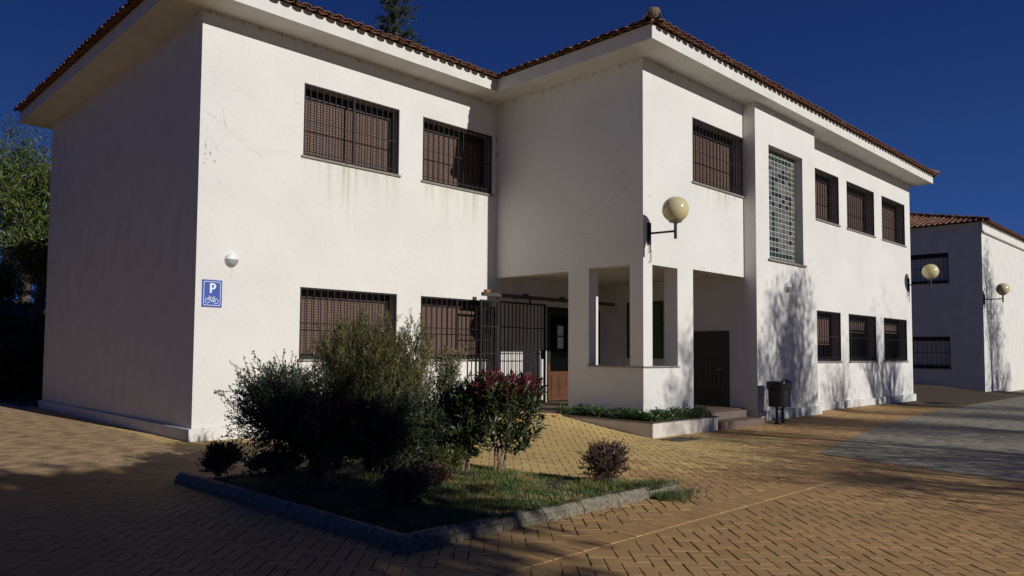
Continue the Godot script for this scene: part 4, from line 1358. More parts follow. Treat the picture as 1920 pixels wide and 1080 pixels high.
# ------------------------------------------------------------------ planting bed
func build_bed() -> void:
	# kerb stones
	var k := thing("bed_kerb", "worn concrete kerb edging the planting bed", "kerb")
	var prof := [Vector2(0.0, -0.06), Vector2(0.0, 0.035), Vector2(0.035, 0.085), Vector2(0.05, 0.1), Vector2(0.105, 0.1), Vector2(0.115, 0.09), Vector2(0.115, -0.06)]
	var runs := [[Vector2(-1.56, 3.30), Vector2(-1.50, 7.0), 8], [Vector2(-1.49, 7.0), Vector2(1.92, 7.02), 7]]
	for q in runs:
		var d: Vector2 = (q[1] - q[0]).normalized()
		var inn := Vector2(d.y, -d.x)
		if inn.dot(Vector2(0.2, 5.0) - q[0]) < 0: inn = -inn
		var L: float = q[0].distance_to(q[1]) / q[2]
		for i in q[2]:
			var mb := MB.new()
			var a: Vector2 = q[0] + d * (L * i + 0.004)
			var b: Vector2 = q[0] + d * (L * (i + 1) - 0.004)
			var dy := rng.randf_range(-0.006, 0.004)
			for j in prof.size() - 1:
				var f := func(o: Vector2, p: Vector2) -> Vector3: return Vector3(o.x + inn.x * p.x, p.y + dy, o.y + inn.y * p.x)
				var tn := Vector2(-(prof[j + 1].y - prof[j].y), prof[j + 1].x - prof[j].x).normalized()
				var n3 := Vector3(inn.x * tn.x, tn.y, inn.y * tn.x)
				mb.quad(f.call(a, prof[j]), f.call(b, prof[j]), f.call(b, prof[j + 1]), f.call(a, prof[j + 1]), n3)
				mb.quad(f.call(a, prof[j]), f.call(a, prof[j + 1]), f.call(a, Vector2(0.06, -0.06)), f.call(a, Vector2(0.06, -0.06)), Vector3(-d.x, 0, -d.y))
				mb.quad(f.call(b, prof[j]), f.call(b, prof[j + 1]), f.call(b, Vector2(0.06, -0.06)), f.call(b, Vector2(0.06, -0.06)), Vector3(d.x, 0, d.y))
			part("kerb_stone", mb, M.kerb, k)
	# soil
	var soil := MB.new()
	var sn := FastNoiseLite.new()
	sn.seed = 41
	sn.frequency = 1.1
	var hgt := func(x: float, z: float) -> float:
		var e := minf(minf(x + 1.56, 1.62 + (z - 3.9) * 0.11 - x), minf(z - 3.27, 7.02 - z))
		var flat := clampf((1.7 + (z - 3.9) * 0.11 - x) / 0.5, 0, 1) * clampf((z - 3.2) / 0.5, 0, 1)
		return -0.03 + 0.085 * flat + 0.03 * sn.get_noise_2d(x, z) * clampf(e / 0.3, 0, 1)
	var st := 0.1
	for i in range(-15, 20):
		for j in range(33, 70):
			var P := func(x: float, z: float) -> Vector3: return Vector3(x, hgt.call(x, z), z)
			var x0 := i * st
			var z0 := j * st
			if not in_poly(Vector2(x0 + 0.05, z0 + 0.05), bed_poly): continue
			soil.tri(P.call(x0, z0), P.call(x0 + st, z0), P.call(x0 + st, z0 + st))
			soil.tri(P.call(x0, z0), P.call(x0 + st, z0 + st), P.call(x0, z0 + st))
	structure("soil", soil, M.soil, "dark soil of the kerbed planting bed")
	# grass
	var gr := MB.new()
	var r := RandomNumberGenerator.new()
	r.seed = 303
	var gn := FastNoiseLite.new()
	gn.seed = 12
	gn.frequency = 0.9
	for i in 60000:
		var x := r.randf_range(-1.45, 1.9)
		var z := r.randf_range(3.3, 6.97)
		if not in_poly(Vector2(x, z), bed_poly): continue
		var dens := gn.get_noise_2d(x, z)
		if dens < -0.35 and r.randf() < 0.8: continue
		if z < 5.0 and x < 0.8 and r.randf() < 0.6: continue
		var y: float = hgt.call(x, z)
		var hh := r.randf_range(0.025, 0.06) * (1.0 + 0.5 * dens)
		var near := Vector2(x - 1.65, z - 6.5).length()
		if near < 0.45: hh *= lerpf(3.2, 1.2, near / 0.45)
		var dry := gn.get_noise_2d(x * 2.3 + 9.0, z * 2.3)
		var col := Color(0.115, 0.145, 0.03)
		if dry > 0.12: col = Color(0.23, 0.19, 0.065)
		elif dry < -0.2: col = Color(0.065, 0.12, 0.026)
		var d := (Vector3(r.randf_range(-1, 1), r.randf_range(0.5, 1.6), r.randf_range(-1, 1))).normalized()
		var s := d.cross(Vector3(r.randf_range(-1, 1), 0.2, r.randf_range(-1, 1))).normalized() * r.randf_range(0.002, 0.0045)
		var p := Vector3(x, y - 0.005, z)
		gr.tri(p - s, p + s, p + d * hh, jitter(col, r, 0.35))
	# tuft spilling over the kerb at the right corner
	for i in 2600:
		var x := 1.45 + absf(r.randfn(0.0, 0.25))
		var z := r.randfn(6.98, 0.13)
		var d := (Vector3(r.randf_range(-1, 1), r.randf_range(0.4, 1.2), r.randf_range(-0.6, 1))).normalized()
		var s := d.cross(rdir(r)).normalized() * 0.003
		var p := Vector3(x, 0.07 if z < 7.0 else 0.0, z)
		gr.tri(p - s, p + s, p + d * r.randf_range(0.04, 0.11), jitter(Color(0.08, 0.105, 0.028), r, 0.4))
	for i in 2200:      # creeping blades hanging over the kerb
		var x := r.randf_range(-0.9, 1.7)
		if gn.get_noise_2d(x * 3.0, 40.0) < -0.05 and r.randf() < 0.85: continue
		var d := Vector3(r.randf_range(-0.8, 0.8), r.randf_range(-0.1, 0.5), r.randf_range(0.2, 1.0)).normalized()
		var s := d.cross(rdir(r)).normalized() * 0.003
		var p := Vector3(x, 0.095, r.randf_range(6.88, 6.95))
		gr.tri(p - s, p + s, p + d * r.randf_range(0.03, 0.08), jitter(Color(0.09, 0.105, 0.03), r, 0.4))
	var go := part("grass", gr, M.leaf, self)
	tag(go, "short patchy grass growing over the planting bed", "grass", "", "stuff")

	# shrubs
	var dk := [Color(0.030, 0.050, 0.022), Color(0.040, 0.062, 0.026), Color(0.026, 0.044, 0.02)]
	var o := thing("small_leaved_shrub", "dense dark small-leaved shrub with wispy shoots at the bed's left", "shrub", Vector3(-0.35, 0.03, 4.1))
	shrub(o, {"blobs": [[Vector3(-0.35, 0.88, -0.1), Vector3(0.52, 0.36, 0.5)], [Vector3(-0.5, 0.68, 0.05), Vector3(0.46, 0.42, 0.45)], [Vector3(-0.05, 0.55, 0.0), Vector3(0.5, 0.45, 0.5)]], "twigs": 2300, "tlen": [0.12, 0.24], "upward": 0.25, "per": 13, "leaf": [0.036, 0.021], "cols": dk, "stems": 9, "long": 0.07, "shoot": 0.5, "along": 0.6, "mat": M.gloss_leaf}, 1)
	o = thing("narrow_leaved_shrub", "tall olive-green narrow-leaved shrub in front of the left ground-floor window", "shrub", Vector3(0.35, 0.03, 4.15))
	shrub(o, {"blobs": [[Vector3(-0.15, 1.28, 0), Vector3(0.56, 0.42, 0.5)], [Vector3(0.05, 0.85, 0.05), Vector3(0.6, 0.5, 0.5)], [Vector3(-0.35, 0.95, 0.0), Vector3(0.35, 0.4, 0.4)]], "twigs": 1250, "tlen": [0.2, 0.4], "upward": 0.8, "per": 28, "leaf": [0.062, 0.012], "cols": [Color(0.115, 0.112, 0.02), Color(0.09, 0.092, 0.018), Color(0.062, 0.07, 0.018)], "stems": 9, "long": 0.14, "along": 0.9, "stem_r": 0.018, "shoot": 0.3}, 2)
	o = thing("open_pale_shrub", "loose pale-stemmed shrub with airy yellow-green leaves before the second window", "shrub", Vector3(0.95, 0.03, 4.3))
	shrub(o, {"blobs": [[Vector3(-0.1, 1.4, 0), Vector3(0.26, 0.28, 0.25)], [Vector3(0.33, 1.15, 0.0), Vector3(0.28, 0.3, 0.25)], [Vector3(-0.25, 1.1, 0.0), Vector3(0.25, 0.35, 0.25)]], "twigs": 150, "tlen": [0.16, 0.30], "upward": 0.65, "per": 24, "leaf": [0.062, 0.016], "cols": [Color(0.15, 0.145, 0.03), Color(0.115, 0.115, 0.026)], "stems": 12, "bark": Color(0.24, 0.21, 0.17), "along": 0.8, "stem_r": 0.016, "shoot": 0.3}, 3)
	o = thing("spreading_shrub", "broad dark green shrub low in the middle of the bed", "shrub", Vector3(0.0, 0.04, 4.75))
	shrub(o, {"blobs": [[Vector3(-0.1, 0.52, 0), Vector3(0.55, 0.36, 0.4)], [Vector3(0.4, 0.5, -0.05), Vector3(0.5, 0.38, 0.35)], [Vector3(0.85, 0.42, -0.1), Vector3(0.35, 0.36, 0.3)]], "twigs": 2000, "tlen": [0.12, 0.26], "upward": 0.35, "per": 13, "leaf": [0.045, 0.025], "cols": [Color(0.034, 0.052, 0.02), Color(0.045, 0.065, 0.024), Color(0.03, 0.045, 0.02)], "stems": 12, "shoot": 0.25, "mat": M.gloss_leaf}, 4)
	o = thing("airy_shrub", "thin dark shrub with upright leafy stems right of the pale one", "shrub", Vector3(1.12, 0.04, 4.5))
	shrub(o, {"blobs": [[Vector3(0.02, 0.72, 0), Vector3(0.33, 0.42, 0.3)], [Vector3(0.12, 0.45, 0.0), Vector3(0.26, 0.35, 0.25)]], "twigs": 420, "tlen": [0.16, 0.32], "upward": 0.6, "per": 15, "leaf": [0.05, 0.02], "cols": [Color(0.06, 0.07, 0.026), Color(0.042, 0.054, 0.022)], "stems": 9, "shoot": 0.3}, 5)
	o = thing("yellow_green_plant", "small yellow-green leafy plant at the foot of the shrubs", "plant", Vector3(0.75, 0.05, 4.95))
	shrub(o, {"blobs": [[Vector3(0, 0.16, 0), Vector3(0.2, 0.16, 0.18)]], "twigs": 90, "tlen": [0.1, 0.2], "upward": 0.6, "per": 9, "leaf": [0.045, 0.02], "cols": [Color(0.16, 0.19, 0.035), Color(0.12, 0.15, 0.03)], "stems": 5}, 6)
	# red-tipped photinias: the larger one with its leaves as single pieces
	photinia("red_tipped_shrub", "glossy shrub with dark red young leaves on top near the gate", Vector3(1.28, 0.04, 5.2), [[Vector3(0.08, 0.52, 0), Vector3(0.44, 0.32, 0.36)], [Vector3(0.24, 0.84, 0.0), Vector3(0.32, 0.22, 0.28)], [Vector3(-0.12, 0.88, 0.0), Vector3(0.27, 0.2, 0.25)]], 400, 0.88, 7, 290)
	photinia("dark_glossy_shrub", "dark glossy shrub just left of the red-tipped one", Vector3(1.0, 0.04, 4.95), [[Vector3(0.0, 0.5, 0), Vector3(0.24, 0.36, 0.24)], [Vector3(0.05, 0.75, 0), Vector3(0.2, 0.18, 0.2)]], 260, 1.1, 8, 0)
	photinia("red_shoot_shrub", "glossy shrub with a few bright red shoots among the dark left shrubs", Vector3(-0.68, 0.04, 4.8), [[Vector3(0.05, 0.52, 0), Vector3(0.36, 0.3, 0.25)]], 190, 0.62, 9, 0)
	# little clipped bushes
	bush("small_purple_bush", "small round purple-brown bush at the bed's right corner", Vector3(1.66, 0.03, 6.33), 0.25, 0.40, [Color(0.11, 0.042, 0.034), Color(0.08, 0.036, 0.03), Color(0.16, 0.075, 0.06), Color(0.075, 0.065, 0.03)], 11, 1.0)
	bush("small_russet_bush", "small russet bush beside the kerb's left end", Vector3(-1.12, 0.03, 3.42), 0.22, 0.34, [Color(0.18, 0.10, 0.034), Color(0.13, 0.09, 0.034), Color(0.2, 0.10, 0.045)], 12, 1.0)
	bush("small_dark_bush", "small dark reddish bush in the shaded front of the bed", Vector3(-0.72, 0.04, 6.02), 0.26, 0.34, [Color(0.12, 0.055, 0.04), Color(0.085, 0.06, 0.036), Color(0.15, 0.065, 0.05)], 13, 1.0)
	bush("low_leafy_plant", "low broad-leaved green plant behind the russet bush", Vector3(-0.62, 0.03, 3.62), 0.32, 0.2, [Color(0.035, 0.06, 0.022), Color(0.045, 0.075, 0.026)], 14, 2.4)
	bush("dry_twiggy_plant", "dry reddish twiggy plant under the middle shrubs", Vector3(0.15, 0.04, 5.35), 0.2, 0.2, [Color(0.10, 0.045, 0.03), Color(0.13, 0.08, 0.04)], 15, 1.0)
	# fallen leaves
	var lm := MB.new()
	lm.leaf(Vector3.ZERO, Vector3(1, 0.12, 0).normalized(), Vector3.UP, 0.11, 0.07, Color(0.5, 0.02, 0.015), 0.1)
	lm.leaf(Vector3(0.02, 0.005, 0), Vector3(0.4, 0.15, 0.9).normalized(), Vector3.UP, 0.09, 0.06, Color(0.4, 0.02, 0.012), 0.1)
	lm.leaf(Vector3(0.02, 0.005, 0), Vector3(0.3, 0.2, -0.9).normalized(), Vector3.UP, 0.09, 0.06, Color(0.45, 0.025, 0.015), 0.1)
	var red := part("red_leaf", lm, M.leaf, self)
	red.position = Vector3(5.55, ramp(5.55, 2.3) + 0.006, 2.3)
	tag(red, "bright red fallen leaf on the bricks near the porch", "leaf")
	var fm := MB.new()
	fm.leaf(Vector3(-0.03, 0.006, 0), Vector3(1, 0.1, 0).normalized(), Vector3.UP, 0.06, 0.035, Color(0.14, 0.07, 0.03), 0.2)
	var fmesh := fm.mesh()
	for i in 34:
		var p2: Vector2
		if i < 20: p2 = Vector2(r.randf_range(-1.4, 1.8), 7.0 + absf(r.randfn(0.06, 0.07)))
		else: p2 = Vector2(r.randf_range(-2.0, 5.0), r.randf_range(2.4, 8.6))
		if in_poly(p2, bed_poly): continue
		var f := part(numbered("fallen_leaf"), fmesh, M.leaf, self)
		f.position = Vector3(p2.x, ramp(p2.x, p2.y) + 0.003, p2.y)
		f.rotation.y = r.randf() * TAU
		f.scale = Vector3.ONE * r.randf_range(0.5, 1.2)
		tag(f, "small brown fallen leaf lying on the brick paving", "leaf", "brown leaves on the paving")

func photinia(called: String, label: String, at: Vector3, blobs: Array, twigs: int, red_y: float, seed_: int, single: int) -> void:
	var o := thing(called, label, "shrub", at)
	var r := RandomNumberGenerator.new()
	r.seed = seed_
	# one broad leaf with a midrib fold, pointing along +x
	var mk := func() -> ArrayMesh:
		var mb := MB.new()
		var ws := [0.0, 0.7, 1.0, 0.85, 0.45, 0.0]
		for i in 5:
			var x0 := i / 5.0
			var x1 := (i + 1) / 5.0
			var b0 := -0.12 * x0 * x0
			var b1 := -0.12 * x1 * x1
			for s in [-1.0, 1.0]:
				var a := Vector3(x0, b0, 0)
				var b := Vector3(x1, b1, 0)
				var c := Vector3(x1, b1 + 0.07 * ws[i + 1], s * 0.19 * ws[i + 1])
				var d := Vector3(x0, b0 + 0.07 * ws[i], s * 0.19 * ws[i])
				var nn := (b - a).cross(c - a)
				if nn.length() < 1e-6: nn = (b - a).cross(d - a)
				if nn.y < 0: nn = -nn
				mb.quad(a, b, c, d, nn.normalized())
		return mb.mesh()
	var lmesh: ArrayMesh = mk.call()
	var mats := []
	for c in [[0.05, 0.075, 0.022], [0.065, 0.095, 0.026], [0.035, 0.055, 0.02], [0.16, 0.18, 0.04], [0.13, 0.020, 0.022], [0.085, 0.014, 0.018], [0.17, 0.05, 0.035]]:
		var m := mat(lin(c[0], c[1], c[2]), 0.35)
		m.cull_mode = BaseMaterial3D.CULL_DISABLED
		m.backlight_enabled = true
		m.backlight = Color(0.08, 0.08, 0.04)
		mats.append(m)
	var lc := [Color(0.04, 0.062, 0.02), Color(0.05, 0.075, 0.022), Color(0.03, 0.046, 0.018), Color(0.11, 0.13, 0.03), Color(0.13, 0.02, 0.022), Color(0.085, 0.014, 0.018), Color(0.16, 0.045, 0.032)]
	var fol := MB.new()
	var wood := MB.new()
	var cand := []
	for k in 6:
		var b: Array = blobs[k % blobs.size()]
		var e: Vector3 = b[0] + rdir(r) * b[1] * 0.5
		wood.path([Vector3(r.randf_range(-0.05, 0.05), -0.02, r.randf_range(-0.05, 0.05)), e * Vector3(0.35, 0.5, 0.35) + rdir(r) * 0.03, e], 0.014, 0.006, 6, Color(0.2, 0.14, 0.1))
	for k in twigs:
		var b: Array = blobs[r.randi() % blobs.size()]
		var d := rdir(r)
		var end: Vector3 = b[0] + d * b[1] * pow(r.randf(), 0.4)
		var td: Vector3 = ((d * b[1]).normalized() * 0.45 + Vector3.UP * 0.7 + rdir(r) * 0.25).normalized()
		var tl := r.randf_range(0.1, 0.2)
		var st := end - td * tl * 0.6
		var en := end + td * tl * 0.4
		var reddish: bool = en.y > red_y + r.randf_range(-0.1, 0.2)
		wood.tube(st, en, 0.003, 0.002, 3, Color(0.14, 0.08, 0.05), false)
		for i in 8:
			var q := (i + r.randf() * 0.5) / 8.0
			var p := st.lerp(en, q)
			var side := td.cross(rdir(r)).normalized()
			var ld := (side + td * lerpf(0.4, 1.3, q)).normalized()
			var ci := 3 if r.randf() < 0.06 else r.randi() % 3
			if reddish and q > 0.25: ci = 4 + (r.randi() % 3 if r.randf() < 0.4 else r.randi() % 2)
			var sz := r.randf_range(0.07, 0.11)
			cand.append([p, ld, ci, sz])
	# the leaves nearest to the viewer become single leaves
	var view := (EYE - at).normalized()
	cand.sort_custom(func(a, b): return a[0].dot(view) > b[0].dot(view))
	for i in cand.size():
		var e: Array = cand[i]
		if i < single:
			var x: Vector3 = e[1]
			var zz := x.cross((Vector3.UP + rdir(r) * 0.5).normalized()).normalized()
			var yy := zz.cross(x)
			var lf := part("leaf", lmesh, mats[e[2]], o)
			lf.transform = Transform3D(Basis(x, yy, zz) * e[3], e[0])
		else:
			fol.leaf(e[0], e[1], (Vector3.UP + rdir(r) * 0.5).normalized(), e[3], e[3] * 0.42, jitter(lc[e[2]], r, 0.25))
	var fo := part("foliage", fol, M.gloss_leaf, o)
	if single > 0: fo.set_meta("kind", "stuff")
	part("stems", wood, M.bark, o)

func bush(called: String, label: String, at: Vector3, rad: float, hgt: float, cols: Array, seed_: int, big: float) -> void:
	var o := thing(called, label, "plant" if big > 2.0 else "bush", at)
	shrub(o, {"blobs": [[Vector3(-rad * 0.25, hgt * 0.5, 0), Vector3(rad * 0.75, hgt * 0.42, rad)], [Vector3(rad * 0.3, hgt * 0.68, rad * 0.1), Vector3(rad * 0.7, hgt * 0.38, rad * 0.7)], [Vector3(-rad * 0.1, hgt * 0.8, -rad * 0.2), Vector3(rad * 0.5, hgt * 0.25, rad * 0.5)]], "twigs": int(620 / (big * big)) + 60, "tlen": [0.06, 0.13], "upward": 0.35, "per": 9, "leaf": [0.026 * big, 0.017 * big], "cols": cols, "stems": 8, "stem_r": 0.006, "shoot": 0.35, "long": 0.05}, seed_)

# ------------------------------------------------------------------ lamps, signs, bin, covers
func globe_lamp(label: String, base: Vector3, arm: Vector3, rad: float) -> void:
	# base: centre of the wall plate on the wall (front +z); arm: vector from plate to the post
	var o := thing("globe_wall_lamp", label, "wall lamp", base, "globe lamps on brackets along the fronts")
	var mb := MB.new()
	mb.cbox(Vector3(-0.03, -0.19, 0.002), Vector3(0.03, 0.19, 0.05), 0.004)
	part("wall_plate", mb, M.black, o)
	mb = MB.new()
	mb.tube(Vector3(0, 0, 0.05), arm, 0.019, 0.019, 10)
	part("arm", mb, M.black, o)
	mb = MB.new()
	mb.tube(arm + Vector3(0, -0.13, 0), arm + Vector3(0, 0.12, 0), 0.026, 0.026, 12)
	part("post", mb, M.black, o)
	mb = MB.new()
	mb.lathe(arm + Vector3(0, 0.12, 0), Vector3.UP, [Vector2(0.03, 0.0), Vector2(0.03, 0.012), Vector2(0.10, 0.03), Vector2(0.115, 0.05)], 20)
	part("collar", mb, M.grey, o)
	var prof := []
	for i in 33:
		var a := PI * i / 32.0
		prof.append(Vector2(maxf(rad * sin(a), 0.0005), -rad * cos(a)))
	mb = MB.new()
	mb.lathe(arm + Vector3(0, 0.145 + rad, 0), Vector3.UP, prof, 48)
	part("globe", mb, M.globe, o)
	mb = MB.new()
	mb.cbox(Vector3(0.045, -0.30, 0.004), Vector3(0.085, -0.15, 0.04), 0.004)
	part("junction_box", mb, M.white, o)
	mb = MB.new()
	mb.path([Vector3(0.03, -0.19, 0.02), Vector3(0.0, -0.28, 0.03), Vector3(0.02, -0.33, 0.03), Vector3(0.06, -0.30, 0.025)], 0.005, 0.005, 6)
	mb.path([Vector3(0.065, -0.30, 0.02), Vector3(0.07, -0.42, 0.015), Vector3(0.05, -0.49, 0.03), Vector3(0.01, -0.50, 0.03)], 0.006, 0.006, 6)
	part("cable", mb, M.black, o)

func bulkhead(label: String, at: Vector3) -> void:
	var o := thing("bulkhead_light", label, "wall light", at, "round bulkhead lights")
	var mb := MB.new()
	mb.lathe(Vector3(0, 0, 0.002), Vector3.BACK, [Vector2(0.001, 0.0), Vector2(0.108, 0.0), Vector2(0.108, 0.03), Vector2(0.10, 0.038)], 28)
	part("base", mb, M.white, o)
	var prof := []
	for i in 8:
		var a := PI / 2 * i / 7.0
		prof.append(Vector2(maxf(0.1 * cos(a), 0.0005), 0.038 + 0.065 * sin(a)))
	mb = MB.new()
	var p2 := prof.map(func(q): return Vector2(q.x + 0.006 * (1.0 if q.x > 0.01 else 0.0), q.y + 0.006))
	mb.lathe(Vector3.ZERO, Vector3.BACK, p2, 20, Color.WHITE, 0.0, PI, Vector3.RIGHT)
	mb.quad(Vector3(-0.106, -0.004, 0.03), Vector3(0.106, -0.004, 0.03), Vector3(0.09, -0.004, 0.09), Vector3(-0.09, -0.004, 0.09), Vector3.DOWN)
	part("hood", mb, M.white, o)
	mb = MB.new()
	mb.lathe(Vector3.ZERO, Vector3.BACK, prof, 20, Color.WHITE, PI, TAU, Vector3.RIGHT)
	part("lens", mb, M.lens, o)

func build_lamps_and_signs() -> void:
	globe_lamp("cream globe lamp on a black bracket at the near porch corner", Vector3(6.53, 3.47, B), Vector3(-0.085, -0.03, 0.60), 0.222)
	globe_lamp("cream globe lamp at the far right end of the white building", Vector3(20.28, 3.50, B), Vector3(-0.02, 0.0, 0.62), 0.222)
	globe_lamp("shaded globe lamp on the corner of the building behind", Vector3(29.06, 3.55, 3.6), Vector3(0.0, 0.0, 0.62), 0.222)
	bulkhead("round white bulkhead light above the blue bicycle parking sign", Vector3(0.555, 2.765, 0.0))
	bulkhead("round bulkhead light on the stair pilaster above the litter bin", Vector3(11.42, 2.83, PIL))
	# bicycle parking sign
	var s := thing("parking_sign", "blue bicycle parking sign with white P and bicycle on the white wall", "sign", Vector3(0.258, 2.222, 0.0))
	var mb := MB.new()
	mb.cbox(Vector3(-0.158, -0.208, 0.003), Vector3(0.158, 0.208, 0.012), 0.002)
	part("plate", mb, M.blue, s)
	mb = MB.new()
	var ring := []
	for q in [[1, 1, 0], [-1, 1, 1], [-1, -1, 2], [1, -1, 3]]:
		for k in 7:
			var a: float = PI / 2 * (q[2] + k / 6.0)
			ring.append(Vector2(q[0] * 0.110 + 0.024 * cos(a), q[1] * 0.160 + 0.024 * sin(a)))
	for k in ring.size():
		var a: Vector2 = ring[k]
		var b: Vector2 = ring[(k + 1) % ring.size()]
		var ai := a * Vector2(0.945, 0.957)
		var bi := b * Vector2(0.945, 0.957)
		mb.quad(Vector3(a.x, a.y, 0.0128), Vector3(b.x, b.y, 0.0128), Vector3(bi.x, bi.y, 0.0128), Vector3(ai.x, ai.y, 0.0128), Vector3.BACK)
	part("border", mb, M.print, s)
	var tm := TextMesh.new()
	tm.text = "P"
	var fnt := SystemFont.new()
	fnt.font_names = PackedStringArray(["Droid Sans"])
	fnt.font_weight = 700
	tm.font = fnt
	tm.font_size = 64
	tm.pixel_size = 0.150 / 46.0
	tm.depth = 0.0012
	var lt := part("letter", tm, M.print, s)
	lt.position = Vector3(0.005, 0.078, 0.0130)
	mb = MB.new()
	var bar := func(a: Vector2, b: Vector2, w: float) -> void:
		var d := (b - a).normalized()
		var n2 := Vector2(-d.y, d.x) * w * 0.5
		mb.quad(Vector3(a.x + n2.x, a.y + n2.y, 0.0130), Vector3(b.x + n2.x, b.y + n2.y, 0.0130), Vector3(b.x - n2.x, b.y - n2.y, 0.0130), Vector3(a.x - n2.x, a.y - n2.y, 0.0130), Vector3.BACK)
	var wl := Vector2(-0.070, -0.112)
	var wr := Vector2(0.062, -0.117)
	for c in [wl, wr]:
		for k in 24:
			var a0 := TAU * k / 24
			var a1 := TAU * (k + 1) / 24
			bar.call(c + Vector2(cos(a0), sin(a0)) * 0.037, c + Vector2(cos(a1), sin(a1)) * 0.037, 0.008)
	var bb := Vector2(-0.004, -0.115)
	var seat := Vector2(0.030, -0.06)
	var head := Vector2(-0.045, -0.062)
	bar.call(wl, head, 0.008)
	bar.call(head, Vector2(-0.038, -0.045), 0.008)
	bar.call(Vector2(-0.052, -0.045), Vector2(-0.028, -0.045), 0.009)
	bar.call(head, seat + Vector2(-0.004, -0.004), 0.008)
	bar.call(head, bb, 0.008)
	bar.call(bb, seat + Vector2(0.004, 0.012), 0.008)
	bar.call(bb, wr, 0.008)
	bar.call(wr, seat + Vector2(-0.002, -0.004), 0.007)
	bar.call(Vector2(0.022, -0.048), Vector2(0.046, -0.048), 0.009)
	bar.call(bb, bb + Vector2(0.004, -0.022), 0.007)
	part("bicycle_symbol", mb, M.print, s)
	# litter bin
	var b := thing("litter_bin", "black litter bin on two posts in front of the stair pilaster", "litter bin", Vector3(10.12, 0.0, 4.30))
	for sx in [-0.13, 0.13]:
		mb = MB.new()
		mb.tube(Vector3(sx, 0.0, 0), Vector3(sx, 0.42, 0), 0.028, 0.028, 12)
		mb.lathe(Vector3(sx, 0.0, 0), Vector3.UP, [Vector2(0.07, 0.0), Vector2(0.07, 0.008), Vector2(0.03, 0.02)], 16)
		part("post", mb, M.black, b)
	mb = MB.new()
	mb.box(Vector3(-0.105, 0.27, -0.012), Vector3(0.105, 0.30, 0.012))
	part("stretcher", mb, M.black, b)
	mb = MB.new()
	var rings := [[0.335, 0.205, 0.15], [0.35, 0.215, 0.16], [0.72, 0.225, 0.17], [0.73, 0.235, 0.18], [0.80, 0.235, 0.18]]
	var ringp := func(q: Array, k: int) -> Vector3:
		var a := TAU * k / 28.0
		var ca := cos(a)
		var sa := sin(a)
		return Vector3(signf(ca) * pow(absf(ca), 0.4) * q[1], q[0], signf(sa) * pow(absf(sa), 0.4) * q[2])
	for j in rings.size() - 1:
		for k in 28:
			var p := [ringp.call(rings[j], k), ringp.call(rings[j], k + 1), ringp.call(rings[j + 1], k + 1), ringp.call(rings[j + 1], k)]
			var nn: Vector3 = ((p[0] + p[1] + p[2] + p[3]) * Vector3(0.25, 0, 0.25)).normalized()
			mb.quad(p[0], p[1], p[2], p[3], nn)
	for k in 28:
		mb.quad(Vector3(0, 0.335, 0), Vector3(0, 0.335, 0), ringp.call(rings[0], k), ringp.call(rings[0], k + 1), Vector3.DOWN)
		mb.quad(Vector3(0, 0.79, 0), Vector3(0, 0.79, 0), ringp.call([0.8, 0.235, 0.18], k), ringp.call([0.8, 0.235, 0.18], k + 1), Vector3.UP)
	part("body", mb, M.black, b)
	mb = MB.new()     # plastic bag rim folded over the edge
	var f := FastNoiseLite.new()
	f.seed = 3
	f.frequency = 1.0
	for k in 56:
		for j in 4:
			var bp := func(kk: int, jj: int) -> Vector3:
				var a := TAU * (kk % 56) / 56.0
				var wob := 0.014 * f.get_noise_2d((kk % 56) * 1.7, jj * 2.0)
				var yy: float = [0.815, 0.835, 0.80, 0.74, 0.68][jj] + 0.03 * f.get_noise_2d((kk % 56) * 0.8 + 50.0, jj)
				var rr: float = [0.97, 1.02, 1.07, 1.06, 1.05][jj] + wob
				return Vector3(signf(cos(a)) * pow(absf(cos(a)), 0.4) * 0.235 * rr, yy, signf(sin(a)) * pow(absf(sin(a)), 0.4) * 0.18 * rr)
			mb.tri(bp.call(k, j), bp.call(k + 1, j + 1), bp.call(k + 1, j))
			mb.tri(bp.call(k, j), bp.call(k, j + 1), bp.call(k + 1, j + 1))
	lump(mb, Vector3(0.15, 0.80, 0.06), Vector3(0.09, 0.075, 0.09), 8)
	part("bin_bag", mb, mat(lin(0.012, 0.012, 0.014), 0.25), b)
	# drain cover by the planter, manhole further off
	var dc := thing("drain_cover", "dark metal cover set in the bricks beside the planter", "drain cover", Vector3(6.05, 0.0, 4.52))
	mb = MB.new()
	mb.cbox(Vector3(-0.32, -0.02, -0.2), Vector3(0.32, 0.006, 0.2), 0.003)
	part("frame", mb, M.rust, dc)
	for k in 9:
		mb = MB.new()
		mb.box(Vector3(-0.28, 0.006, -0.165 + k * 0.038), Vector3(0.28, 0.010, -0.165 + k * 0.038 + 0.022))
		part("rib", mb, M.rust, dc)
	dc = thing("manhole_cover", "dark manhole cover on the paving near the far building", "manhole cover", Vector3(20.6, 0.0, 4.25))
	mb = MB.new()
	mb.lathe(Vector3(0, 0, 0), Vector3.UP, [Vector2(0.42, -0.02), Vector2(0.42, 0.006), Vector2(0.34, 0.008), Vector2(0.001, 0.008)], 28)
	part("lid", mb, M.iron, dc)

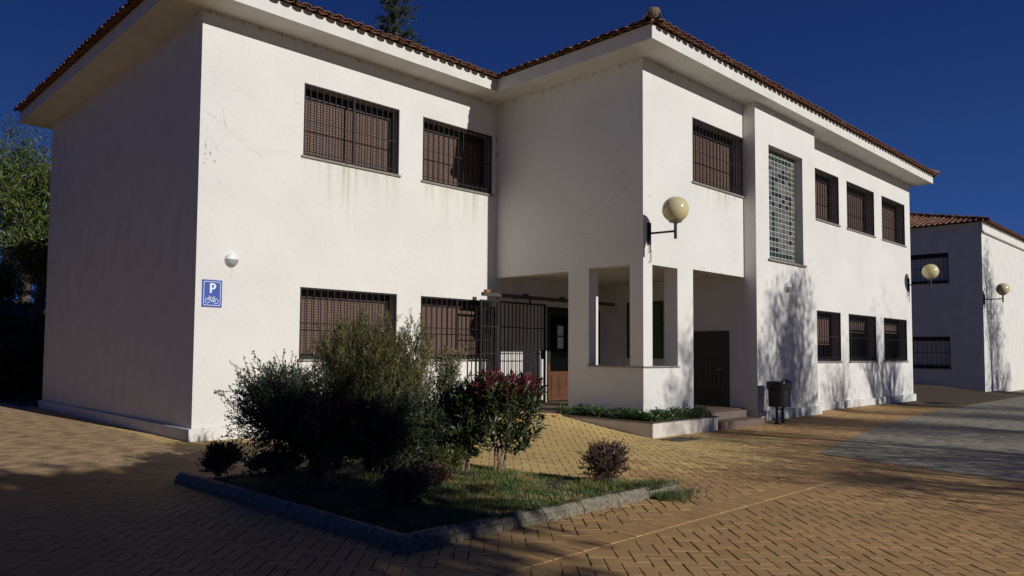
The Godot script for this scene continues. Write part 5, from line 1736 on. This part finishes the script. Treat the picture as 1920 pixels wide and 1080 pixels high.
# ------------------------------------------------------------------ trees
func build_trees() -> void:
	# left, behind the building
	tree("broad_leaved_tree", "green tree with long leaves behind the building's left end", Vector3(1.7, 1.4, -16.5), {"trunk": [0.2, 2.0], "blobs": [[Vector3(-0.6, 4.7, 0.4), Vector3(2.2, 1.9, 2.0)], [Vector3(0.9, 4.3, 0.3), Vector3(1.8, 1.7, 1.8)], [Vector3(-0.4, 3.0, 1.2), Vector3(1.6, 0.9, 1.2)]], "clumps": 1300, "per": 13, "spread": 0.30, "leaf": [0.24, 0.06], "cols": [Color(0.10, 0.125, 0.025), Color(0.075, 0.10, 0.022), Color(0.055, 0.08, 0.02)], "droop": 0.55, "limbs": 5}, 21)
	tree("olive_tree", "grey-green tree rising behind the long-leaved tree at the left edge", Vector3(3.3, 2.6, -25.0), {"trunk": [0.25, 2.5], "blobs": [[Vector3(-0.8, 6.2, 0), Vector3(2.6, 2.2, 2.2)], [Vector3(1.4, 5.2, 0), Vector3(2.2, 1.8, 2.0)]], "clumps": 1000, "per": 10, "spread": 0.34, "leaf": [0.13, 0.045], "cols": [Color(0.085, 0.095, 0.05), Color(0.07, 0.08, 0.04)]}, 22)
	var bs := [[-0.2, 0.0, -12.8, 1.5, "dark shrub at the foot of the bank by the left picture edge"], [1.0, 0.0, -13.2, 1.7, "dark shrub at the foot of the bank beside the building corner"], [0.2, 0.7, -15.0, 1.5, "dark shrub halfway up the bank by the left picture edge"], [1.7, 0.8, -15.4, 1.5, "dark shrub halfway up the bank beside the building corner"], [1.2, 2.5, -20.5, 1.7, "olive bush on top of the bank by the left picture edge"], [3.0, 2.6, -21.0, 2.1, "olive bush on top of the bank beside the building corner"], [2.2, 2.7, -23.5, 2.6, "tall bush behind the bank top under the trees"]]
	for q in bs:
		var o := thing("bank_shrub", q[4], "shrub", Vector3(q[0], q[1], q[2]), "shrubs on the bank")
		shrub(o, {"blobs": [[Vector3(0, q[3] * 0.5, 0), Vector3(1.0, q[3] * 0.55, 0.7)], [Vector3(0.3, q[3] * 0.75, 0), Vector3(0.7, q[3] * 0.4, 0.6)]], "twigs": 520, "tlen": [0.25, 0.5], "upward": 0.35, "per": 9, "leaf": [0.13, 0.05], "cols": [Color(0.05, 0.06, 0.025), Color(0.04, 0.05, 0.02)] if q[1] > 2.0 else [Color(0.03, 0.04, 0.015), Color(0.025, 0.034, 0.014)], "stems": 8, "spread": 0.5}, 400 + int(q[2] * 10 + q[0] * 10))
	# conifer behind the roof
	conifer(Vector3(15.2, 0.0, -15.3))
	# trees out of frame whose shade falls on the forecourt, and added skylight blockers
	var gcol := [Color(0.07, 0.10, 0.025), Color(0.055, 0.085, 0.022)]
	tree("shade_tree", "dense tree behind the viewer shading the paving at the lower left", Vector3(-3.5, 0.0, 21.5), {"trunk": [0.22, 3.0], "blobs": [[Vector3(0.5, 6.0, 1.4), Vector3(3.2, 2.4, 2.5)], [Vector3(1.9, 6.2, -2.1), Vector3(1.5, 0.8, 1.3)], [Vector3(3.4, 6.2, -2.55), Vector3(2.1, 0.5, 0.8)], [Vector3(-3.6, 5.5, -0.7), Vector3(5.0, 2.1, 2.5)]], "clumps": 2600, "per": 12, "spread": 0.45, "leaf": [0.26, 0.14], "cols": gcol}, 31, "trees around the forecourt")
	for q in [[-9.5, -3.5, "added unseen dark tree blocking sky and bounce light left of the end wall"], [-8.5, -12.0, "added unseen dark tree blocking skylight behind the left end wall"]]:  # added to keep sky and bounced light off the end wall
		tree("sky_blocker_tree", q[2], Vector3(q[0], 0, q[1]), {"trunk": [0.3, 2.2], "blobs": [[Vector3(0, 3.4, 0), Vector3(3.0, 2.4, 3.6)], [Vector3(0.4, 6.0, 0), Vector3(2.6, 2.2, 3.2)]], "clumps": 1100, "per": 12, "spread": 0.5, "leaf": [0.28, 0.15], "cols": [Color(0.04, 0.055, 0.018), Color(0.05, 0.065, 0.02)]}, 80 + int(q[1]), "trees around the forecourt")
	tree("street_tree", "leafy tree at the right out of view shading the stair pilaster", Vector3(12.5, 0.0, 18.0), {"trunk": [0.16, 3.6], "blobs": [[Vector3(0.2, 7.9, 0), Vector3(1.3, 1.5, 1.0)], [Vector3(-0.3, 6.6, 0.2), Vector3(1.7, 1.2, 1.3)], [Vector3(-0.8, 5.2, 0), Vector3(2.0, 1.2, 1.5)]], "clumps": 1050, "per": 10, "spread": 0.32, "leaf": [0.13, 0.06], "cols": gcol, "twigs": 8}, 32, "trees around the forecourt")
	tree("street_tree", "thin tree at the right out of view shading the porch corner", Vector3(8.5, 0.0, 18.5), {"trunk": [0.14, 3.4], "blobs": [[Vector3(0.3, 7.0, 0), Vector3(0.8, 1.6, 0.9)], [Vector3(-0.2, 5.6, 0.2), Vector3(1.4, 1.2, 1.2)], [Vector3(-1.0, 4.2, 0), Vector3(1.7, 1.0, 1.4)]], "clumps": 430, "per": 9, "spread": 0.32, "leaf": [0.12, 0.055], "cols": gcol, "twigs": 8}, 33, "trees around the forecourt")
	tree("street_tree", "sparse branching tree out of view shading the last windows", Vector3(19.5, 0.0, 17.5), {"trunk": [0.15, 3.2], "blobs": [[Vector3(-0.4, 7.3, 0), Vector3(1.9, 1.7, 1.2)], [Vector3(0.2, 5.6, 0.2), Vector3(2.4, 1.3, 1.4)]], "clumps": 240, "per": 9, "spread": 0.3, "leaf": [0.11, 0.05], "cols": gcol, "twigs": 16, "limbs": 7}, 34, "trees around the forecourt")
	tree("street_tree", "sparse tree out of view shading the wall between pilaster and end", Vector3(16.3, 0.0, 19.0), {"trunk": [0.13, 3.2], "blobs": [[Vector3(-0.2, 6.9, 0), Vector3(1.2, 1.4, 1.2)], [Vector3(0.2, 5.3, 0.2), Vector3(1.9, 1.3, 1.4)]], "clumps": 260, "per": 9, "spread": 0.3, "leaf": [0.11, 0.05], "cols": gcol, "twigs": 12, "limbs": 5}, 35, "trees around the forecourt")
	tree("street_tree", "low spreading tree out of view streaking the near paving with shade", Vector3(5.4, 0.0, 17.5), {"trunk": [0.13, 2.4], "blobs": [[Vector3(-0.2, 3.9, 0), Vector3(2.2, 0.7, 1.5)], [Vector3(1.6, 3.4, 0.2), Vector3(1.8, 0.7, 1.4)]], "clumps": 230, "per": 9, "spread": 0.34, "leaf": [0.13, 0.06], "cols": gcol, "twigs": 10, "limbs": 6}, 36, "trees around the forecourt")
	tree("street_tree", "tall narrow tree out of view shading the corner of the far building", Vector3(30.9, 0.0, 15.5), {"trunk": [0.16, 3.0], "blobs": [[Vector3(-0.2, 9.2, 0), Vector3(0.8, 1.6, 0.6)], [Vector3(0.5, 7.2, 0), Vector3(1.7, 1.8, 0.9)], [Vector3(1.0, 5.4, 0), Vector3(2.2, 1.4, 1.0)]], "clumps": 640, "per": 10, "spread": 0.32, "leaf": [0.13, 0.06], "cols": gcol}, 37, "trees around the forecourt")

func conifer(at: Vector3) -> void:
	var r := RandomNumberGenerator.new()
	r.seed = 71
	var o := thing("conifer", "dark conifer tip rising behind the roof ridge", "tree", at)
	var wood := MB.new()
	var fol := MB.new()
	var top := 20.6
	wood.path([Vector3(0, -0.1, 0), Vector3(0.05, 8, 0), Vector3(0, 14, 0.05), Vector3(0, top, 0)], 0.34, 0.02, 9, Color(0.1, 0.075, 0.055))
	var y := 8.0
	while y < top - 0.1:
		var rad := lerpf(3.2, 0.12, pow((y - 8.0) / (top - 8.0), 0.75))
		for k in 5:
			var a := r.randf() * TAU
			var L := rad * r.randf_range(0.55, 1.15)
			var d := Vector3(cos(a), r.randf_range(0.12, 0.55), sin(a)).normalized()
			var s := Vector3(0, y + r.randf_range(-0.1, 0.1), 0)
			var e := s + d * L
			wood.tube(s, e, 0.02, 0.006, 4, Color(0.09, 0.07, 0.05), false)
			for i in int(L * 26) + 5:
				var q := pow(r.randf(), 0.7)
				var p := s.lerp(e, q) + rdir(r) * 0.05
				for m in 5:
					var ld := (d * 0.5 + rdir(r)).normalized()
					fol.leaf(p, ld, rdir(r), r.randf_range(0.10, 0.20), 0.022, jitter(Color(0.035, 0.055, 0.035), r, 0.35))
		y += 0.16
	part("trunk", wood, M.bark, o)
	part("crown", fol, M.leaf, o)
